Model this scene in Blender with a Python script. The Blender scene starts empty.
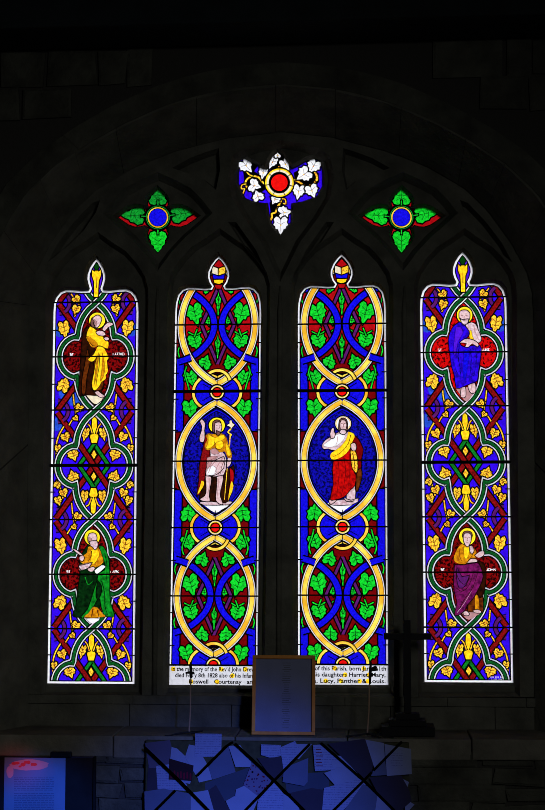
import bpy, bmesh, math, random
from mathutils import Vector, Matrix
from mathutils.geometry import delaunay_2d_cdt
random.seed(7)
PI = math.pi
S = bpy.context.scene
COL = S.collection

# ------------------------------------------------------------------ camera
F, CX, CY = 1400.0, 272.5, 405.0
YAW, PITCH, ROLL = 0.0707888, 0.0910733, 0.0007461
CAM = Vector((0.4759089, -7.1529, 2.0))
R3 = Matrix.Rotation(YAW, 3, 'Z') @ Matrix.Rotation(PITCH, 3, 'X') @ Matrix.Rotation(ROLL, 3, 'Y')


def P(px, py, Y=0.0):
    """point of the vertical plane at depth Y that stands at a measured spot of the survey photograph"""
    d = R3 @ Vector(((px - CX) / F, 1.0, -(py - CY) / F))
    t = (Y - CAM.y) / d.y
    return CAM + d * t


cd = bpy.data.cameras.new('camera')
cam = bpy.data.objects.new('camera', cd)
COL.objects.link(cam)
cd.sensor_fit = 'VERTICAL'
cd.sensor_height = 36.0
cd.sensor_width = 24.2
cd.lens = F / 810.0 * 36.0
cd.clip_start = 0.05
cam.matrix_world = Matrix.Translation(CAM) @ (R3 @ Matrix.Rotation(PI / 2, 3, 'X')).to_4x4()
S.camera = cam

# ------------------------------------------------------------------ materials


def lin(c):
    return tuple(((v / 255) / 12.92 if v / 255 <= 0.04045 else ((v / 255 + 0.055) / 1.055) ** 2.4) for v in c) + (1.0,)


MAT = {}


def new_mat(name):
    m = bpy.data.materials.new(name)
    m.use_nodes = True
    nt = m.node_tree
    nt.nodes.clear()
    out = nt.nodes.new('ShaderNodeOutputMaterial')
    MAT[name] = m
    return m, nt, out


def noise(nt, scale, detail=3.0, rough=0.55, vec=None):
    n = nt.nodes.new('ShaderNodeTexNoise')
    n.inputs['Scale'].default_value = scale
    n.inputs['Detail'].default_value = detail
    n.inputs['Roughness'].default_value = rough
    if vec:
        nt.links.new(vec, n.inputs['Vector'])
    return n.outputs['Fac']


def ramp(nt, fac, stops):
    r = nt.nodes.new('ShaderNodeValToRGB')
    e = r.color_ramp.elements
    while len(e) < len(stops):
        e.new(0.5)
    for k, (p, c) in enumerate(stops):
        e[k].position = p
        e[k].color = c
    nt.links.new(fac, r.inputs['Fac'])
    return r.outputs['Color']


def coords(nt):
    return nt.nodes.new('ShaderNodeTexCoord').outputs['Object']


def glass(name, rgb, var=0.22, rgb2=None, scale=60.0, lo=0.35, hi=0.65):
    """leaded glass: daylight scattered through a coloured sheet"""
    m, nt, out = new_mat(name)
    c = lin(rgb)
    c2 = lin(rgb2) if rgb2 else tuple(v * (1 - var) for v in c[:3]) + (1,)
    f = noise(nt, scale, 2.5, 0.6, coords(nt))
    col = ramp(nt, f, [(lo, c2), (hi, c)])
    t = nt.nodes.new('ShaderNodeBsdfTranslucent')
    nt.links.new(col, t.inputs['Color'])
    nt.links.new(t.outputs[0], out.inputs[0])
    return m


def solid(name, rgb, rough=0.7, rgb2=None, scale=20.0, metal=0.0, bump=0.0, bscale=None, spec=0.3):
    m, nt, out = new_mat(name)
    b = nt.nodes.new('ShaderNodeBsdfPrincipled')
    b.inputs['Roughness'].default_value = rough
    b.inputs['Metallic'].default_value = metal
    b.inputs['Specular IOR Level'].default_value = spec
    v = coords(nt)
    if rgb2:
        f = noise(nt, scale, 5, 0.6, v)
        nt.links.new(ramp(nt, f, [(0.3, lin(rgb2)), (0.7, lin(rgb))]), b.inputs['Base Color'])
    else:
        b.inputs['Base Color'].default_value = lin(rgb)
    if bump:
        bp = nt.nodes.new('ShaderNodeBump')
        bp.inputs['Strength'].default_value = bump
        bp.inputs['Distance'].default_value = 0.02
        nt.links.new(noise(nt, bscale or scale * 3, 6, 0.65, v), bp.inputs['Height'])
        nt.links.new(bp.outputs[0], b.inputs['Normal'])
    nt.links.new(b.outputs[0], out.inputs[0])
    return m


# clear back of every pane
m, nt, out = new_mat('clear')
t = nt.nodes.new('ShaderNodeBsdfTransparent')
nt.links.new(t.outputs[0], out.inputs[0])

glass('white', (238, 240, 248), 0.12)
glass('fillet', (206, 208, 220), 0.15)
glass('cream', (238, 226, 196), 0.2)
glass('blue', (52, 12, 238), 0.35)
glass('ultramarine', (20, 14, 234), 0.45, scale=90)
glass('sky_blue', (40, 84, 220), 0.4)
glass('violet_blue', (84, 24, 226), 0.3)
glass('deep_blue', (14, 12, 165), 0, (5, 5, 60), 75, 0.42, 0.55)
glass('robe_blue', (44, 8, 228), 0, (24, 4, 130), 40, 0.35, 0.6)
glass('red', (176, 12, 20), 0.35, scale=80)
glass('dark_red', (118, 6, 10), 0.4, scale=80)
glass('ruby', (232, 16, 14), 0.25)
glass('strap_red', (142, 16, 20), 0, (84, 8, 10), 110)
glass('red_damask', (118, 8, 10), 0, (24, 2, 3), 75, 0.44, 0.54)
glass('bright_damask', (196, 8, 10), 0, (40, 3, 4), 75, 0.40, 0.50)
glass('band_green', (14, 92, 36), 0, (8, 58, 22), 100)
glass('leaf_green', (20, 214, 46), 0, (10, 156, 32), 80, 0.35, 0.6)
glass('dim_green', (16, 158, 46), 0, (10, 104, 32), 80, 0.35, 0.6)
glass('diamond_green', (16, 132, 40), 0, (8, 82, 24), 120)
glass('mantle_green', (16, 148, 36), 0, (6, 80, 18), 50)
glass('shadow_green', (8, 46, 14), 0, (3, 18, 6), 50)
glass('yellow', (250, 222, 30), 0, (240, 176, 20), 70, 0.38, 0.6)
glass('leaf_yellow', (250, 212, 56), 0, (200, 112, 26), 130, 0.36, 0.56)
glass('halo_yellow', (250, 232, 40), 0.12)
glass('band_yellow', (248, 222, 88), 0, (226, 168, 38), 9, 0.4, 0.6)
glass('amber', (226, 152, 18), 0, (150, 84, 8), 50)
glass('brown', (112, 50, 10), 0, (58, 22, 6), 40)
glass('dark_brown', (50, 18, 6), 0, (20, 8, 4), 40)
glass('purple', (92, 28, 108), 0.35)
glass('robe_purple', (122, 24, 96), 0, (64, 8, 50), 50)
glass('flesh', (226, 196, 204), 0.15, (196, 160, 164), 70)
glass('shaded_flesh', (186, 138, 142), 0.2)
glass('robe_white', (226, 206, 216), 0, (182, 142, 152), 60)
glass('robe_red', (206, 12, 10), 0, (120, 4, 6), 50)
glass('hair_brown', (118, 78, 74), 0.3)
glass('paint_dark', (16, 8, 6), 0.2)
glass('paint_brown', (120, 62, 10), 0.2)
glass('paint_green', (6, 62, 14), 0.2)
glass('paint_gray', (150, 140, 150), 0.2)
solid('lead', (8, 8, 8), 0.75, spec=0.05)
solid('stone', (84, 82, 72), 0.95, (58, 57, 50), 7, bump=0.5, bscale=30, spec=0.05)
solid('stone_dark', (70, 69, 60), 0.95, (40, 39, 34), 6, bump=0.7, bscale=24, spec=0.05)
solid('ledge_stone', (96, 91, 80), 0.9, (68, 65, 57), 6, bump=0.4, bscale=30, spec=0.08)
solid('mortar', (50, 48, 44), 1.0, bump=0.5, bscale=60, spec=0.0)
solid('plaster', (60, 58, 54), 1.0, (48, 46, 44), 3, bump=0.2, bscale=20, spec=0.0)
solid('oak_dark', (28, 34, 36), 0.8, (18, 20, 20), 4, bump=0.3, bscale=40, spec=0.1)
solid('floor_slab', (60, 58, 54), 0.9, (46, 44, 40), 3, bump=0.2, spec=0.05)
solid('ebony', (5, 5, 5), 0.6, spec=0.1)
solid('iron', (20, 19, 18), 0.7, spec=0.1)
solid('stem_brown', (122, 100, 82), 0.9, spec=0.05)
solid('frame_wood', (178, 116, 44), 0.6, (140, 84, 28), 14, spec=0.2)
solid('board_felt', (56, 55, 40), 1.0, (40, 40, 30), 30, spec=0.0)
solid('ribbon_black', (3, 3, 4), 0.9, spec=0.02)
solid('stand_dark', (16, 13, 12), 0.85, (10, 9, 8), 10, spec=0.05)
solid('card_dark', (28, 22, 22), 0.9, (20, 16, 16), 12, spec=0.02)


def paper(name, rgb, lines=0.0, ink=(60, 60, 90), scale=1.0):
    m, nt, out = new_mat(name)
    b = nt.nodes.new('ShaderNodeBsdfPrincipled')
    b.inputs['Roughness'].default_value = 0.95
    b.inputs['Specular IOR Level'].default_value = 0.02
    if lines:
        w = nt.nodes.new('ShaderNodeTexWave')
        w.bands_direction = 'Z'
        w.inputs['Scale'].default_value = 28 * scale
        w.inputs['Distortion'].default_value = 0.6
        v = coords(nt)
        nt.links.new(v, w.inputs['Vector'])
        mp = nt.nodes.new('ShaderNodeMapping')
        mp.inputs['Scale'].default_value = (1, 1, 0.25)
        nt.links.new(v, mp.inputs['Vector'])
        n = noise(nt, 160, 2, 0.5, mp.outputs[0])
        mu = nt.nodes.new('ShaderNodeMath')
        mu.operation = 'MULTIPLY'
        nt.links.new(w.outputs['Fac'], mu.inputs[0])
        nt.links.new(n, mu.inputs[1])
        c = lin(rgb)
        i = lin(ink)
        mix = tuple(c[k] * (1 - lines) + i[k] * lines for k in range(3)) + (1,)
        nt.links.new(ramp(nt, mu.outputs[0], [(0.38, c), (0.5, mix)]), b.inputs['Base Color'])
    else:
        f = noise(nt, 9, 3, 0.5, coords(nt))
        c = lin(rgb)
        nt.links.new(ramp(nt, f, [(0.3, tuple(v * 0.86 for v in c[:3]) + (1,)), (0.7, c)]), b.inputs['Base Color'])
    nt.links.new(b.outputs[0], out.inputs[0])


paper('paper_white', (101, 106, 132))  # blue of the coloured light is mixed into these pale papers and pages
paper('paper_written', (98, 103, 131), 0.55)
paper('paper_gray', (68, 73, 95))
paper('paper_slate', (48, 53, 67))
paper('paper_mauve', (63, 58, 75))
paper('paper_dark', (42, 38, 49))
paper('paper_lilac', (80, 76, 101))
paper('ink_red', (82, 16, 33))
paper('ink_purple', (52, 30, 60))
paper('picture_dark', (34, 22, 28))
paper('frame_page', (98, 100, 122))
paper('ink_gray', (66, 66, 70))
paper('sheet_page', (88, 92, 115))
paper('red_cast', (190, 50, 50))
paper('pink_cast', (170, 110, 116))
paper('sheet_ink', (67, 70, 95))
m, nt, out = new_mat('pane_glass')
tr = nt.nodes.new('ShaderNodeBsdfTransparent')
gl = nt.nodes.new('ShaderNodeBsdfGlossy')
gl.inputs['Roughness'].default_value = 0.05
fr = nt.nodes.new('ShaderNodeFresnel')
mx = nt.nodes.new('ShaderNodeMixShader')
nt.links.new(fr.outputs[0], mx.inputs[0])
nt.links.new(tr.outputs[0], mx.inputs[1])
nt.links.new(gl.outputs[0], mx.inputs[2])
nt.links.new(mx.outputs[0], out.inputs[0])

# ------------------------------------------------------------------ object helpers


def link(name, me, parent=None):
    o = bpy.data.objects.new(name, me)
    COL.objects.link(o)
    if parent:
        o.parent = parent
        o.matrix_parent_inverse = parent.matrix_world.inverted()
    return o


def from_bm(name, bm, mats, parent=None, smooth=False, recalc=True):
    if recalc:
        bmesh.ops.recalc_face_normals(bm, faces=bm.faces)
    me = bpy.data.meshes.new(name)
    bm.to_mesh(me)
    bm.free()
    for k in (mats if isinstance(mats, (list, tuple)) else [mats]):
        me.materials.append(MAT[k])
    if smooth:
        for p in me.polygons:
            p.use_smooth = True
    return link(name, me, parent)


def empty(name, loc):
    o = bpy.data.objects.new(name, None)
    COL.objects.link(o)
    o.location = loc
    o.empty_display_size = 0.1
    bpy.context.view_layer.update()
    return o


def tag(o, label=None, cat=None, group=None, kind=None):
    for k, v in (('label', label), ('category', cat), ('group', group), ('kind', kind)):
        if v:
            o[k] = v
    return o


def box_bm(bm, c, s, rot=None, bev=0.0):
    r = bmesh.ops.create_cube(bm, size=1.0)
    M = Matrix.Translation(c) @ (rot.to_4x4() if rot else Matrix()) @ Matrix.Diagonal((*s, 1))
    bmesh.ops.transform(bm, matrix=M, verts=r['verts'])
    if bev:
        es = list({e for v in r['verts'] for e in v.link_edges})
        bmesh.ops.bevel(bm, geom=es, offset=bev, segments=2, profile=0.5, affect='EDGES')


def box(name, lo, hi, mat, parent=None, bev=0.0):
    bm = bmesh.new()
    lo, hi = Vector(lo), Vector(hi)
    box_bm(bm, (lo + hi) / 2, hi - lo, None, bev)
    return from_bm(name, bm, mat, parent)


def tube_bm(bm, pts, radii, n=8):
    pts = [Vector(p) for p in pts]
    if not isinstance(radii, (list, tuple)):
        radii = [radii] * len(pts)
    rings = []
    for i, p in enumerate(pts):
        d = (pts[min(i + 1, len(pts) - 1)] - pts[max(i - 1, 0)]).normalized()
        a = d.cross(Vector((0.31, 0.9, 0.2))).normalized()
        b = d.cross(a)
        rings.append([bm.verts.new(p + (a * math.cos(2 * PI * k / n) + b * math.sin(2 * PI * k / n)) * radii[i]) for k in range(n)])
    for i in range(len(rings) - 1):
        for k in range(n):
            bm.faces.new((rings[i][k], rings[i][(k + 1) % n], rings[i + 1][(k + 1) % n], rings[i + 1][k]))
    bm.faces.new(rings[0])
    bm.faces.new(rings[-1][::-1])


def cdt_faces(polys):
    """overlay of 2-D polygons: triangles and, for each, the indices of the polygons that cover it"""
    vs, fs = [], []
    for p in polys:
        b = len(vs)
        if area2(p) < 0:
            p = p[::-1]
        vs += [Vector((q[0], q[1])) for q in p]
        fs.append(list(range(b, b + len(p))))
    V, _, T, _, _, OF = delaunay_2d_cdt(vs, [], fs, 0, 1e-4, True)
    return V, T, OF


# ------------------------------------------------------------------ 2-D shapes


def area2(p):
    return sum(p[i][0] * p[(i + 1) % len(p)][1] - p[(i + 1) % len(p)][0] * p[i][1] for i in range(len(p)))


def offset(p, d):
    """grow (d > 0) or shrink a closed polygon"""
    n = len(p)
    s = 1 if area2(p) > 0 else -1
    out = []
    for i in range(n):
        a, b, c = Vector(p[i - 1]), Vector(p[i]), Vector(p[(i + 1) % n])
        e1, e2 = (b - a), (c - b)
        if e1.length < 1e-6 or e2.length < 1e-6:
            e1 = e2 = (c - a)
        e1, e2 = e1.normalized(), e2.normalized()
        n1, n2 = Vector((e1.y, -e1.x)) * s, Vector((e2.y, -e2.x)) * s
        m_ = n1 + n2
        if m_.length < 0.3:
            m_ = n1
        m_.normalize()
        k = 1 / max(0.5, m_.dot(n1))
        out.append(tuple(b + m_ * d * k))
    return out


def stroke(path, w, w2=None):
    """open polyline as a ribbon of width w (tapering to w2)"""
    n = len(path)
    L, Rr = [], []
    for i in range(n):
        a, b = Vector(path[max(i - 1, 0)]), Vector(path[min(i + 1, n - 1)])
        d = (b - a).normalized()
        nn = Vector((-d.y, d.x))
        if 0 < i < n - 1:
            e = (Vector(path[i + 1]) - Vector(path[i]))
            if e.length > 1e-6:
                e.normalize()
                nn = nn / max(0.6, abs(nn.dot(Vector((-e.y, e.x)))))
        ww = (w if w2 is None else w + (w2 - w) * i / (n - 1)) / 2
        p = Vector(path[i])
        L.append(tuple(p + nn * ww))
        Rr.append(tuple(p - nn * ww))
    return L + Rr[::-1]


def circ(x, y, r, n=20, ry=None):
    return [(x + r * math.cos(2 * PI * k / n), y + (ry or r) * math.sin(2 * PI * k / n)) for k in range(n)]


def arc(x, y, r, a0, a1, n=12):
    return [(x + r * math.cos(math.radians(a0 + (a1 - a0) * k / n)), y + r * math.sin(math.radians(a0 + (a1 - a0) * k / n))) for k in range(n + 1)]


def smooth_path(pts, n=4):
    out = []
    m_ = len(pts)
    for i in range(m_ - 1):
        p0, p1, p2, p3 = (Vector(pts[max(i - 1, 0)]), Vector(pts[i]), Vector(pts[i + 1]), Vector(pts[min(i + 2, m_ - 1)]))
        for k in range(n):
            t = k / n
            out.append(tuple(0.5 * ((2 * p1) + (p2 - p0) * t + (2 * p0 - 5 * p1 + 4 * p2 - p3) * t * t + (3 * p1 - p0 - 3 * p2 + p3) * t ** 3)))
    out.append(tuple(pts[-1]))
    return out


def mir(p):
    return [(-x, y) for x, y in p]


def place(p, x, y, sx, sy, ang):
    c, s = math.cos(math.radians(ang)), math.sin(math.radians(ang))
    return [(x + (a * sx) * c - (b * sy) * s, y + (a * sx) * s + (b * sy) * c) for a, b in p]


HL = [(0, -0.30), (0.12, -0.46), (0.30, -0.52), (0.48, -0.36), (0.42, -0.18), (0.52, -0.02), (0.38, 0.06), (0.35, 0.22), (0.2, 0.23), (0.12, 0.40), (0, 0.6)]
LEAF = HL + [(-x, y) for x, y in HL[-2:0:-1]]          # vine leaf, tip towards +y (down), spans about 1 x 1
TRI_H = [(0, -0.40), (0.2, -0.5), (0.42, -0.44), (0.52, -0.24), (0.40, -0.08), (0.38, 0.08), (0.24, 0.16), (0.18, 0.34), (0, 0.58)]
TRI = TRI_H + [(-x, y) for x, y in TRI_H[-2:0:-1]]
HS = [(0, -0.5), (0.1, -0.3), (0.34, -0.2), (0.3, 0.0), (0.16, 0.0), (0.2, 0.2), (0.1, 0.25), (0.07, 0.5)]
SPEAR = [(0, -0.5)] + [(x, y) for x, y in HS[1:]] + [(-x, y) for x, y in HS[:0:-1]]

LET = {'M': [((0, 6), (0, 0), (2, 3), (4, 0), (4, 6))], 'A': [((0, 6), (2, 0), (4, 6)), ((1, 4), (3, 4))], 'T': [((0, 0), (4, 0)), ((2, 0), (2, 6))],
       'H': [((0, 0), (0, 6)), ((4, 0), (4, 6)), ((0, 3), (4, 3))], 'E': [((4, 0), (0, 0), (0, 6), (4, 6)), ((0, 3), (3, 3))],
       'W': [((0, 0), (1, 6), (2, 3), (3, 6), (4, 0))], 'R': [((0, 6), (0, 0), (4, 0), (4, 3), (0, 3)), ((1, 3), (4, 6))],
       'K': [((0, 0), (0, 6)), ((4, 0), (0, 3), (4, 6))], 'L': [((0, 0), (0, 6), (4, 6))], 'U': [((0, 0), (0, 6), (4, 6), (4, 0))],
       'J': [((4, 0), (4, 6), (0, 6), (0, 4))], 'O': [((0, 0), (4, 0), (4, 6), (0, 6), (0, 0.8))], 'N': [((0, 6), (0, 0), (4, 6), (4, 0))],
       'S': [((4, 0), (0, 0), (0, 3), (4, 3), (4, 6), (0, 6))]}

# ------------------------------------------------------------------ leaded glass painter


class Light:
    """one leaded light: coloured pieces are laid in order, then cut where they meet, so that every spot holds one piece of glass or lead"""

    def __init__(self, to_world):
        self.w = to_world
        self.items = []           # (poly, part id, material, clipped)
        self.parts = {}           # id -> (name, parent id, label)

    def part(self, pid, name, parent=None, label=None):
        self.parts[pid] = (name, parent, label)
        return pid

    def add(self, poly, pid, mat, lead=0.0, clip=True):
        if lead:
            lead = lead * 1.9 if lead > 0.3 else lead
            self.items.append((offset(poly, lead), 'lead', 'lead', clip))
        self.items.append((poly, pid, mat, clip))

    def band(self, path, pid, layers, lead=0.6):
        """ribbon built of (width, material) layers, widest first"""
        self.items.append((stroke(path, layers[0][0] + 3.5 * lead), 'lead', 'lead', True))
        for w, mt in layers:
            self.items.append((stroke(path, w), 'lead' if mt == 'lead' else pid, mt, True))

    def text(self, s, x, y, h, pid, mat, w=None):
        k = h / 6
        kx = (w / (len(s) * 5.4)) if w else k
        for i, ch in enumerate(s):
            for st in LET[ch]:
                self.items.append((stroke([(x + (i * 5.4 + a) * kx, y + b * k) for a, b in st], 1.3 * k), pid, mat, True))

    def build(self, root, outline, inner):
        polys = [outline, inner] + [i[0] for i in self.items]
        V, T, OF = cdt_faces(polys)
        W = [self.w(v.x, v.y) for v in V]
        group = {}
        for t, of in zip(T, OF):
            if 0 not in of:
                continue
            inn = 1 in of
            top = None
            for k in of:
                if k >= 2 and (inn or not self.items[k - 2][3]) and (top is None or k > top):
                    top = k
            pid, mt = ('lead', 'lead') if top is None else self.items[top - 2][1:3]
            group.setdefault(pid, []).append((t, mt))
        objs = {}
        order = sorted(group, key=lambda k: 1 if self.parts[k][1] else 0)
        need = [p for p in self.parts if p not in group and any(self.parts[q][1] == p for q in group)]
        for pid in need:
            e = empty(self.parts[pid][0], root.location)
            e.parent = root
            e.matrix_parent_inverse = root.matrix_world.inverted()
            objs[pid] = e
        for pid in order:
            tris = group[pid]
            mats = sorted({mt for _, mt in tris})
            isl = pid == 'lead'
            slots = mats if isl else mats + ['clear']
            yf, yb = (-0.005, 0.005) if isl else (-0.0015, 0.0015)
            me = bpy.data.meshes.new(self.parts[pid][0])
            ids = {}
            vf = []
            for t, _ in tris:
                for k in t:
                    if k not in ids:
                        ids[k] = len(vf)
                        vf.append(W[k])
            n = len(vf)
            verts = [(p.x, p.y + yf, p.z) for p in vf] + [(p.x, p.y + yb, p.z) for p in vf]
            faces, mi = [], []
            edge = {}
            for t, mt in tris:
                a = [ids[k] for k in t]
                p, q, r_ = (vf[k] for k in a)
                if (q - p).cross(r_ - p).y > 0:
                    a = a[::-1]
                faces.append(tuple(a))
                mi.append(slots.index(mt))
                faces.append(tuple(k + n for k in a[::-1]))
                mi.append(slots.index(mt) if isl else len(slots) - 1)
                for i in range(3):
                    e = (a[i], a[(i + 1) % 3])
                    if (e[1], e[0]) in edge:
                        edge.pop((e[1], e[0]))
                    else:
                        edge[e] = mt
            for (a, b), mt in edge.items():
                faces.append((b, a, a + n, b + n))
                mi.append(slots.index(mt) if isl else len(slots) - 1)
            me.from_pydata(verts, [], faces)
            for s in slots:
                me.materials.append(MAT[s])
            me.polygons.foreach_set('material_index', mi)
            par = self.parts[pid][1]
            o = link(self.parts[pid][0], me, objs.get(par, root) if par else root)
            if self.parts[pid][2]:
                o['label'] = self.parts[pid][2]
            objs[pid] = o
        return objs


# ------------------------------------------------------------------ the four tall lights
LANCETS = [  # (edges at top, edges at bottom, height anchors photo -> pattern)
    dict(t=(334, 53, 138.7), b=(680, 47.8, 134.5), va=(302.5, 302.5), vb=(628.5, 628.5)),
    dict(t=(330, 174.6, 261.6), b=(668, 170.1, 257.0), va=(324.9, 325.0), vb=(596.0, 595.6)),
    dict(t=(330, 298, 386), b=(668, 298.1, 388.3), va=(324.1, 325.0), vb=(595.2, 595.6)),
    dict(t=(335, 420.2, 507.4), b=(675, 424.7, 513), va=(297.5, 302.5), vb=(627, 628.5)),
]
for L in LANCETS:
    y0, a0, b0 = L['t']
    y1, a1, b1 = L['b']
    mid = (a0 + b0 + a1 + b1) / 4
    za, zb = P(mid, L['va'][0]).z, P(mid, L['vb'][0]).z
    L['k'] = (zb - za) / (L['vb'][1] - L['va'][1])
    L['z0'], L['v0'], L['mid'] = za, L['va'][1], mid
    L['ky'] = (L['vb'][0] - L['va'][0]) / (L['vb'][1] - L['va'][1])
    A0, B0, A1, B1 = P(a0, y0), P(b0, y0), P(a1, y1), P(b1, y1)
    L['s'] = (B0.x - A0.x + B1.x - A1.x) / 4 / 43.6
    c0, c1 = (A0.x + B0.x) / 2, (A1.x + B1.x) / 2
    L['lean'] = (c1 - c0) / ((A1.z + B1.z) / 2 - (A0.z + B0.z) / 2)
    L['x0'], L['zr'] = c0, (A0.z + B0.z) / 2


def row_height(L, v):
    """height of a row of the pattern: the panels of the old window are not all equally tall"""
    return P(L['mid'], L['va'][0] + (v - L['v0']) * L['ky']).z


def lancet_world(L):
    def f(u, v, Y=0.0):
        z = row_height(L, v)
        return Vector((L['x0'] + u * L['s'] + L['lean'] * (z - L['zr']), Y, z))
    return f


def lancet_local(L, px, py):
    q = P(px, py)
    v = L['v0'] + (q.z - L['z0']) / L['k']
    for _ in range(4):
        v += (q.z - row_height(L, v)) / L['k']
    return ((q.x - L['x0'] - L['lean'] * (q.z - L['zr'])) / L['s'], v)


HALF = [(0, 258.5), (3.2, 262), (6.6, 267.5), (8.8, 274), (9, 279), (7.6, 284.5), (6.6, 288.2), (7.6, 290.2), (14, 290.6), (24, 289.6), (31, 289.4), (36.5, 291.5), (40.8, 296.5), (43, 303), (43.6, 312)]


def outline(bottom, dy=0.0, wide=1.0):
    h = [(x * (wide if x < 9.5 and y < 288 else 1.0), y + dy) if y < 300 else (x, y) for x, y in HALF]
    return h + [(43.6, bottom), (-43.6, bottom)] + [(-x, y) for x, y in h[:0:-1]]


HEADS = [(683.6, 0.4, 1.02), (684.5, -1.8, 1.2), (684.9, -3.0, 1.22), (683.2, -1.0, 1.12)]   # foot, lift of the head, width of the finial


BAND = [(6.7, 'fillet'), (4.2, 'lead'), (2.7, 'band_green')]
NR = 0


def leaf(lt, x, y, sx, sy, ang, mat='leaf_yellow', vein='paint_brown', name='vine_leaf', lead=0.55, shape=LEAF, parent=None):
    global NR
    NR += 1
    pid = lt.part('leaf%d' % NR, name, parent)
    lt.add(place(shape, x, y, sx, sy, ang), pid, mat, lead)
    vs = [((0, -0.3), (0, 0.36)), ((0, -0.1), (0.3, -0.26)), ((0, -0.1), (-0.3, -0.26)), ((0, 0.1), (0.3, 0.04)), ((0, 0.1), (-0.3, 0.04))]
    for a, b in vs:
        lt.items.append((stroke(place([a, b], x, y, sx, sy, ang), 0.8, 0.4), pid, vein, True))


def stem(lt, pts, pid, mat='leaf_yellow', w=1.3, lead=0.4):
    global NR
    if pid in ('tendril', 'stem'):
        NR += 1
        pid = lt.part('stem%d' % NR, 'vine_stem')
    lt.add(stroke(smooth_path(pts, 3), w), pid, mat, lead)


def tr(region, scale, L):
    """figure drawings are taken from enlarged details: detail coordinates -> light coordinates"""
    def g(pts):
        return [lancet_local(L, region[0] + x / scale, region[1] + y / scale) for x, y in pts]
    return g


FIG = {}
FIG['yellow_saint'] = ([74, 306], 8.273, [
    ('ground', 'cream', [(100, 735), (175, 735), (240, 765), (205, 800), (182, 812), (150, 795)]),
    ('', 'dark_brown', [(120, 172), (88, 200), (70, 260), (60, 400), (50, 560), (40, 722), (58, 744), (110, 732), (170, 738), (215, 730), (235, 690), (240, 640), (200, 400), (130, 300)]),
    ('mantle', 'brown', [(112, 360), (92, 480), (70, 600), (66, 722), (94, 720), (104, 600), (126, 500), (132, 440)]),
    ('', 'brown', [(122, 458), (162, 452), (170, 560), (152, 640), (160, 696), (228, 690), (244, 628), (200, 560), (190, 420)]),
    ('halo', 'halo_yellow', ('c', 192, 120, 66, 66)),
    ('halo', 'yellow', ('c', 192, 120, 54, 54)),
    ('halo', 'halo_yellow', ('c', 192, 120, 50, 50)),
    ('head', 'hair_brown', [(148, 108), (140, 140), (150, 168), (175, 176), (185, 130), (165, 95)]),
    ('head', 'flesh', [(164, 94), (190, 78), (214, 84), (229, 106), (222, 132), (210, 158), (190, 180), (172, 160), (166, 140), (184, 126), (160, 112)]),
    ('head', 'shaded_flesh', [(166, 118), (186, 126), (192, 150), (180, 165), (170, 150)]),
    ('', 'yellow', [(135, 170), (165, 185), (200, 218), (240, 255), (286, 300), (278, 352), (240, 335), (205, 326), (190, 338), (150, 342), (125, 305), (104, 262), (114, 205)]),
    ('', 'amber', [(106, 250), (140, 262), (195, 312), (190, 338), (150, 342), (125, 305)]),
    ('', 'yellow', [(205, 335), (246, 345), (288, 430), (272, 452), (282, 540), (262, 572), (264, 602), (230, 628), (214, 655), (186, 692), (160, 692), (150, 640), (166, 560), (180, 470), (196, 410), (165, 455), (136, 458), (118, 440), (165, 400), (190, 345)]),
    ('', 'amber', [(232, 380), (246, 430), (256, 530), (236, 600), (216, 620), (232, 520)]),
    ('', 'amber', [(208, 380), (200, 480), (186, 580), (168, 650), (176, 560), (188, 460)]),
    ('', 'dark_brown', ('s', 7, [(214, 400), (208, 500), (190, 600), (182, 660)])),
    ('', 'dark_brown', ('s', 6, [(130, 300), (160, 330), (200, 330)])),
    ('book', 'flesh', [(236, 192), (256, 160), (292, 136), (326, 152), (282, 178), (256, 208)]),
    ('hand', 'flesh', [(184, 216), (214, 204), (246, 214), (262, 240), (228, 246), (196, 236)]),
    ('hand', 'flesh', [(248, 266), (274, 256), (292, 276), (266, 286)]),
    ('foot', 'flesh', [(172, 716), (200, 704), (226, 726), (254, 746), (236, 758), (204, 746)]),
])
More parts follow.
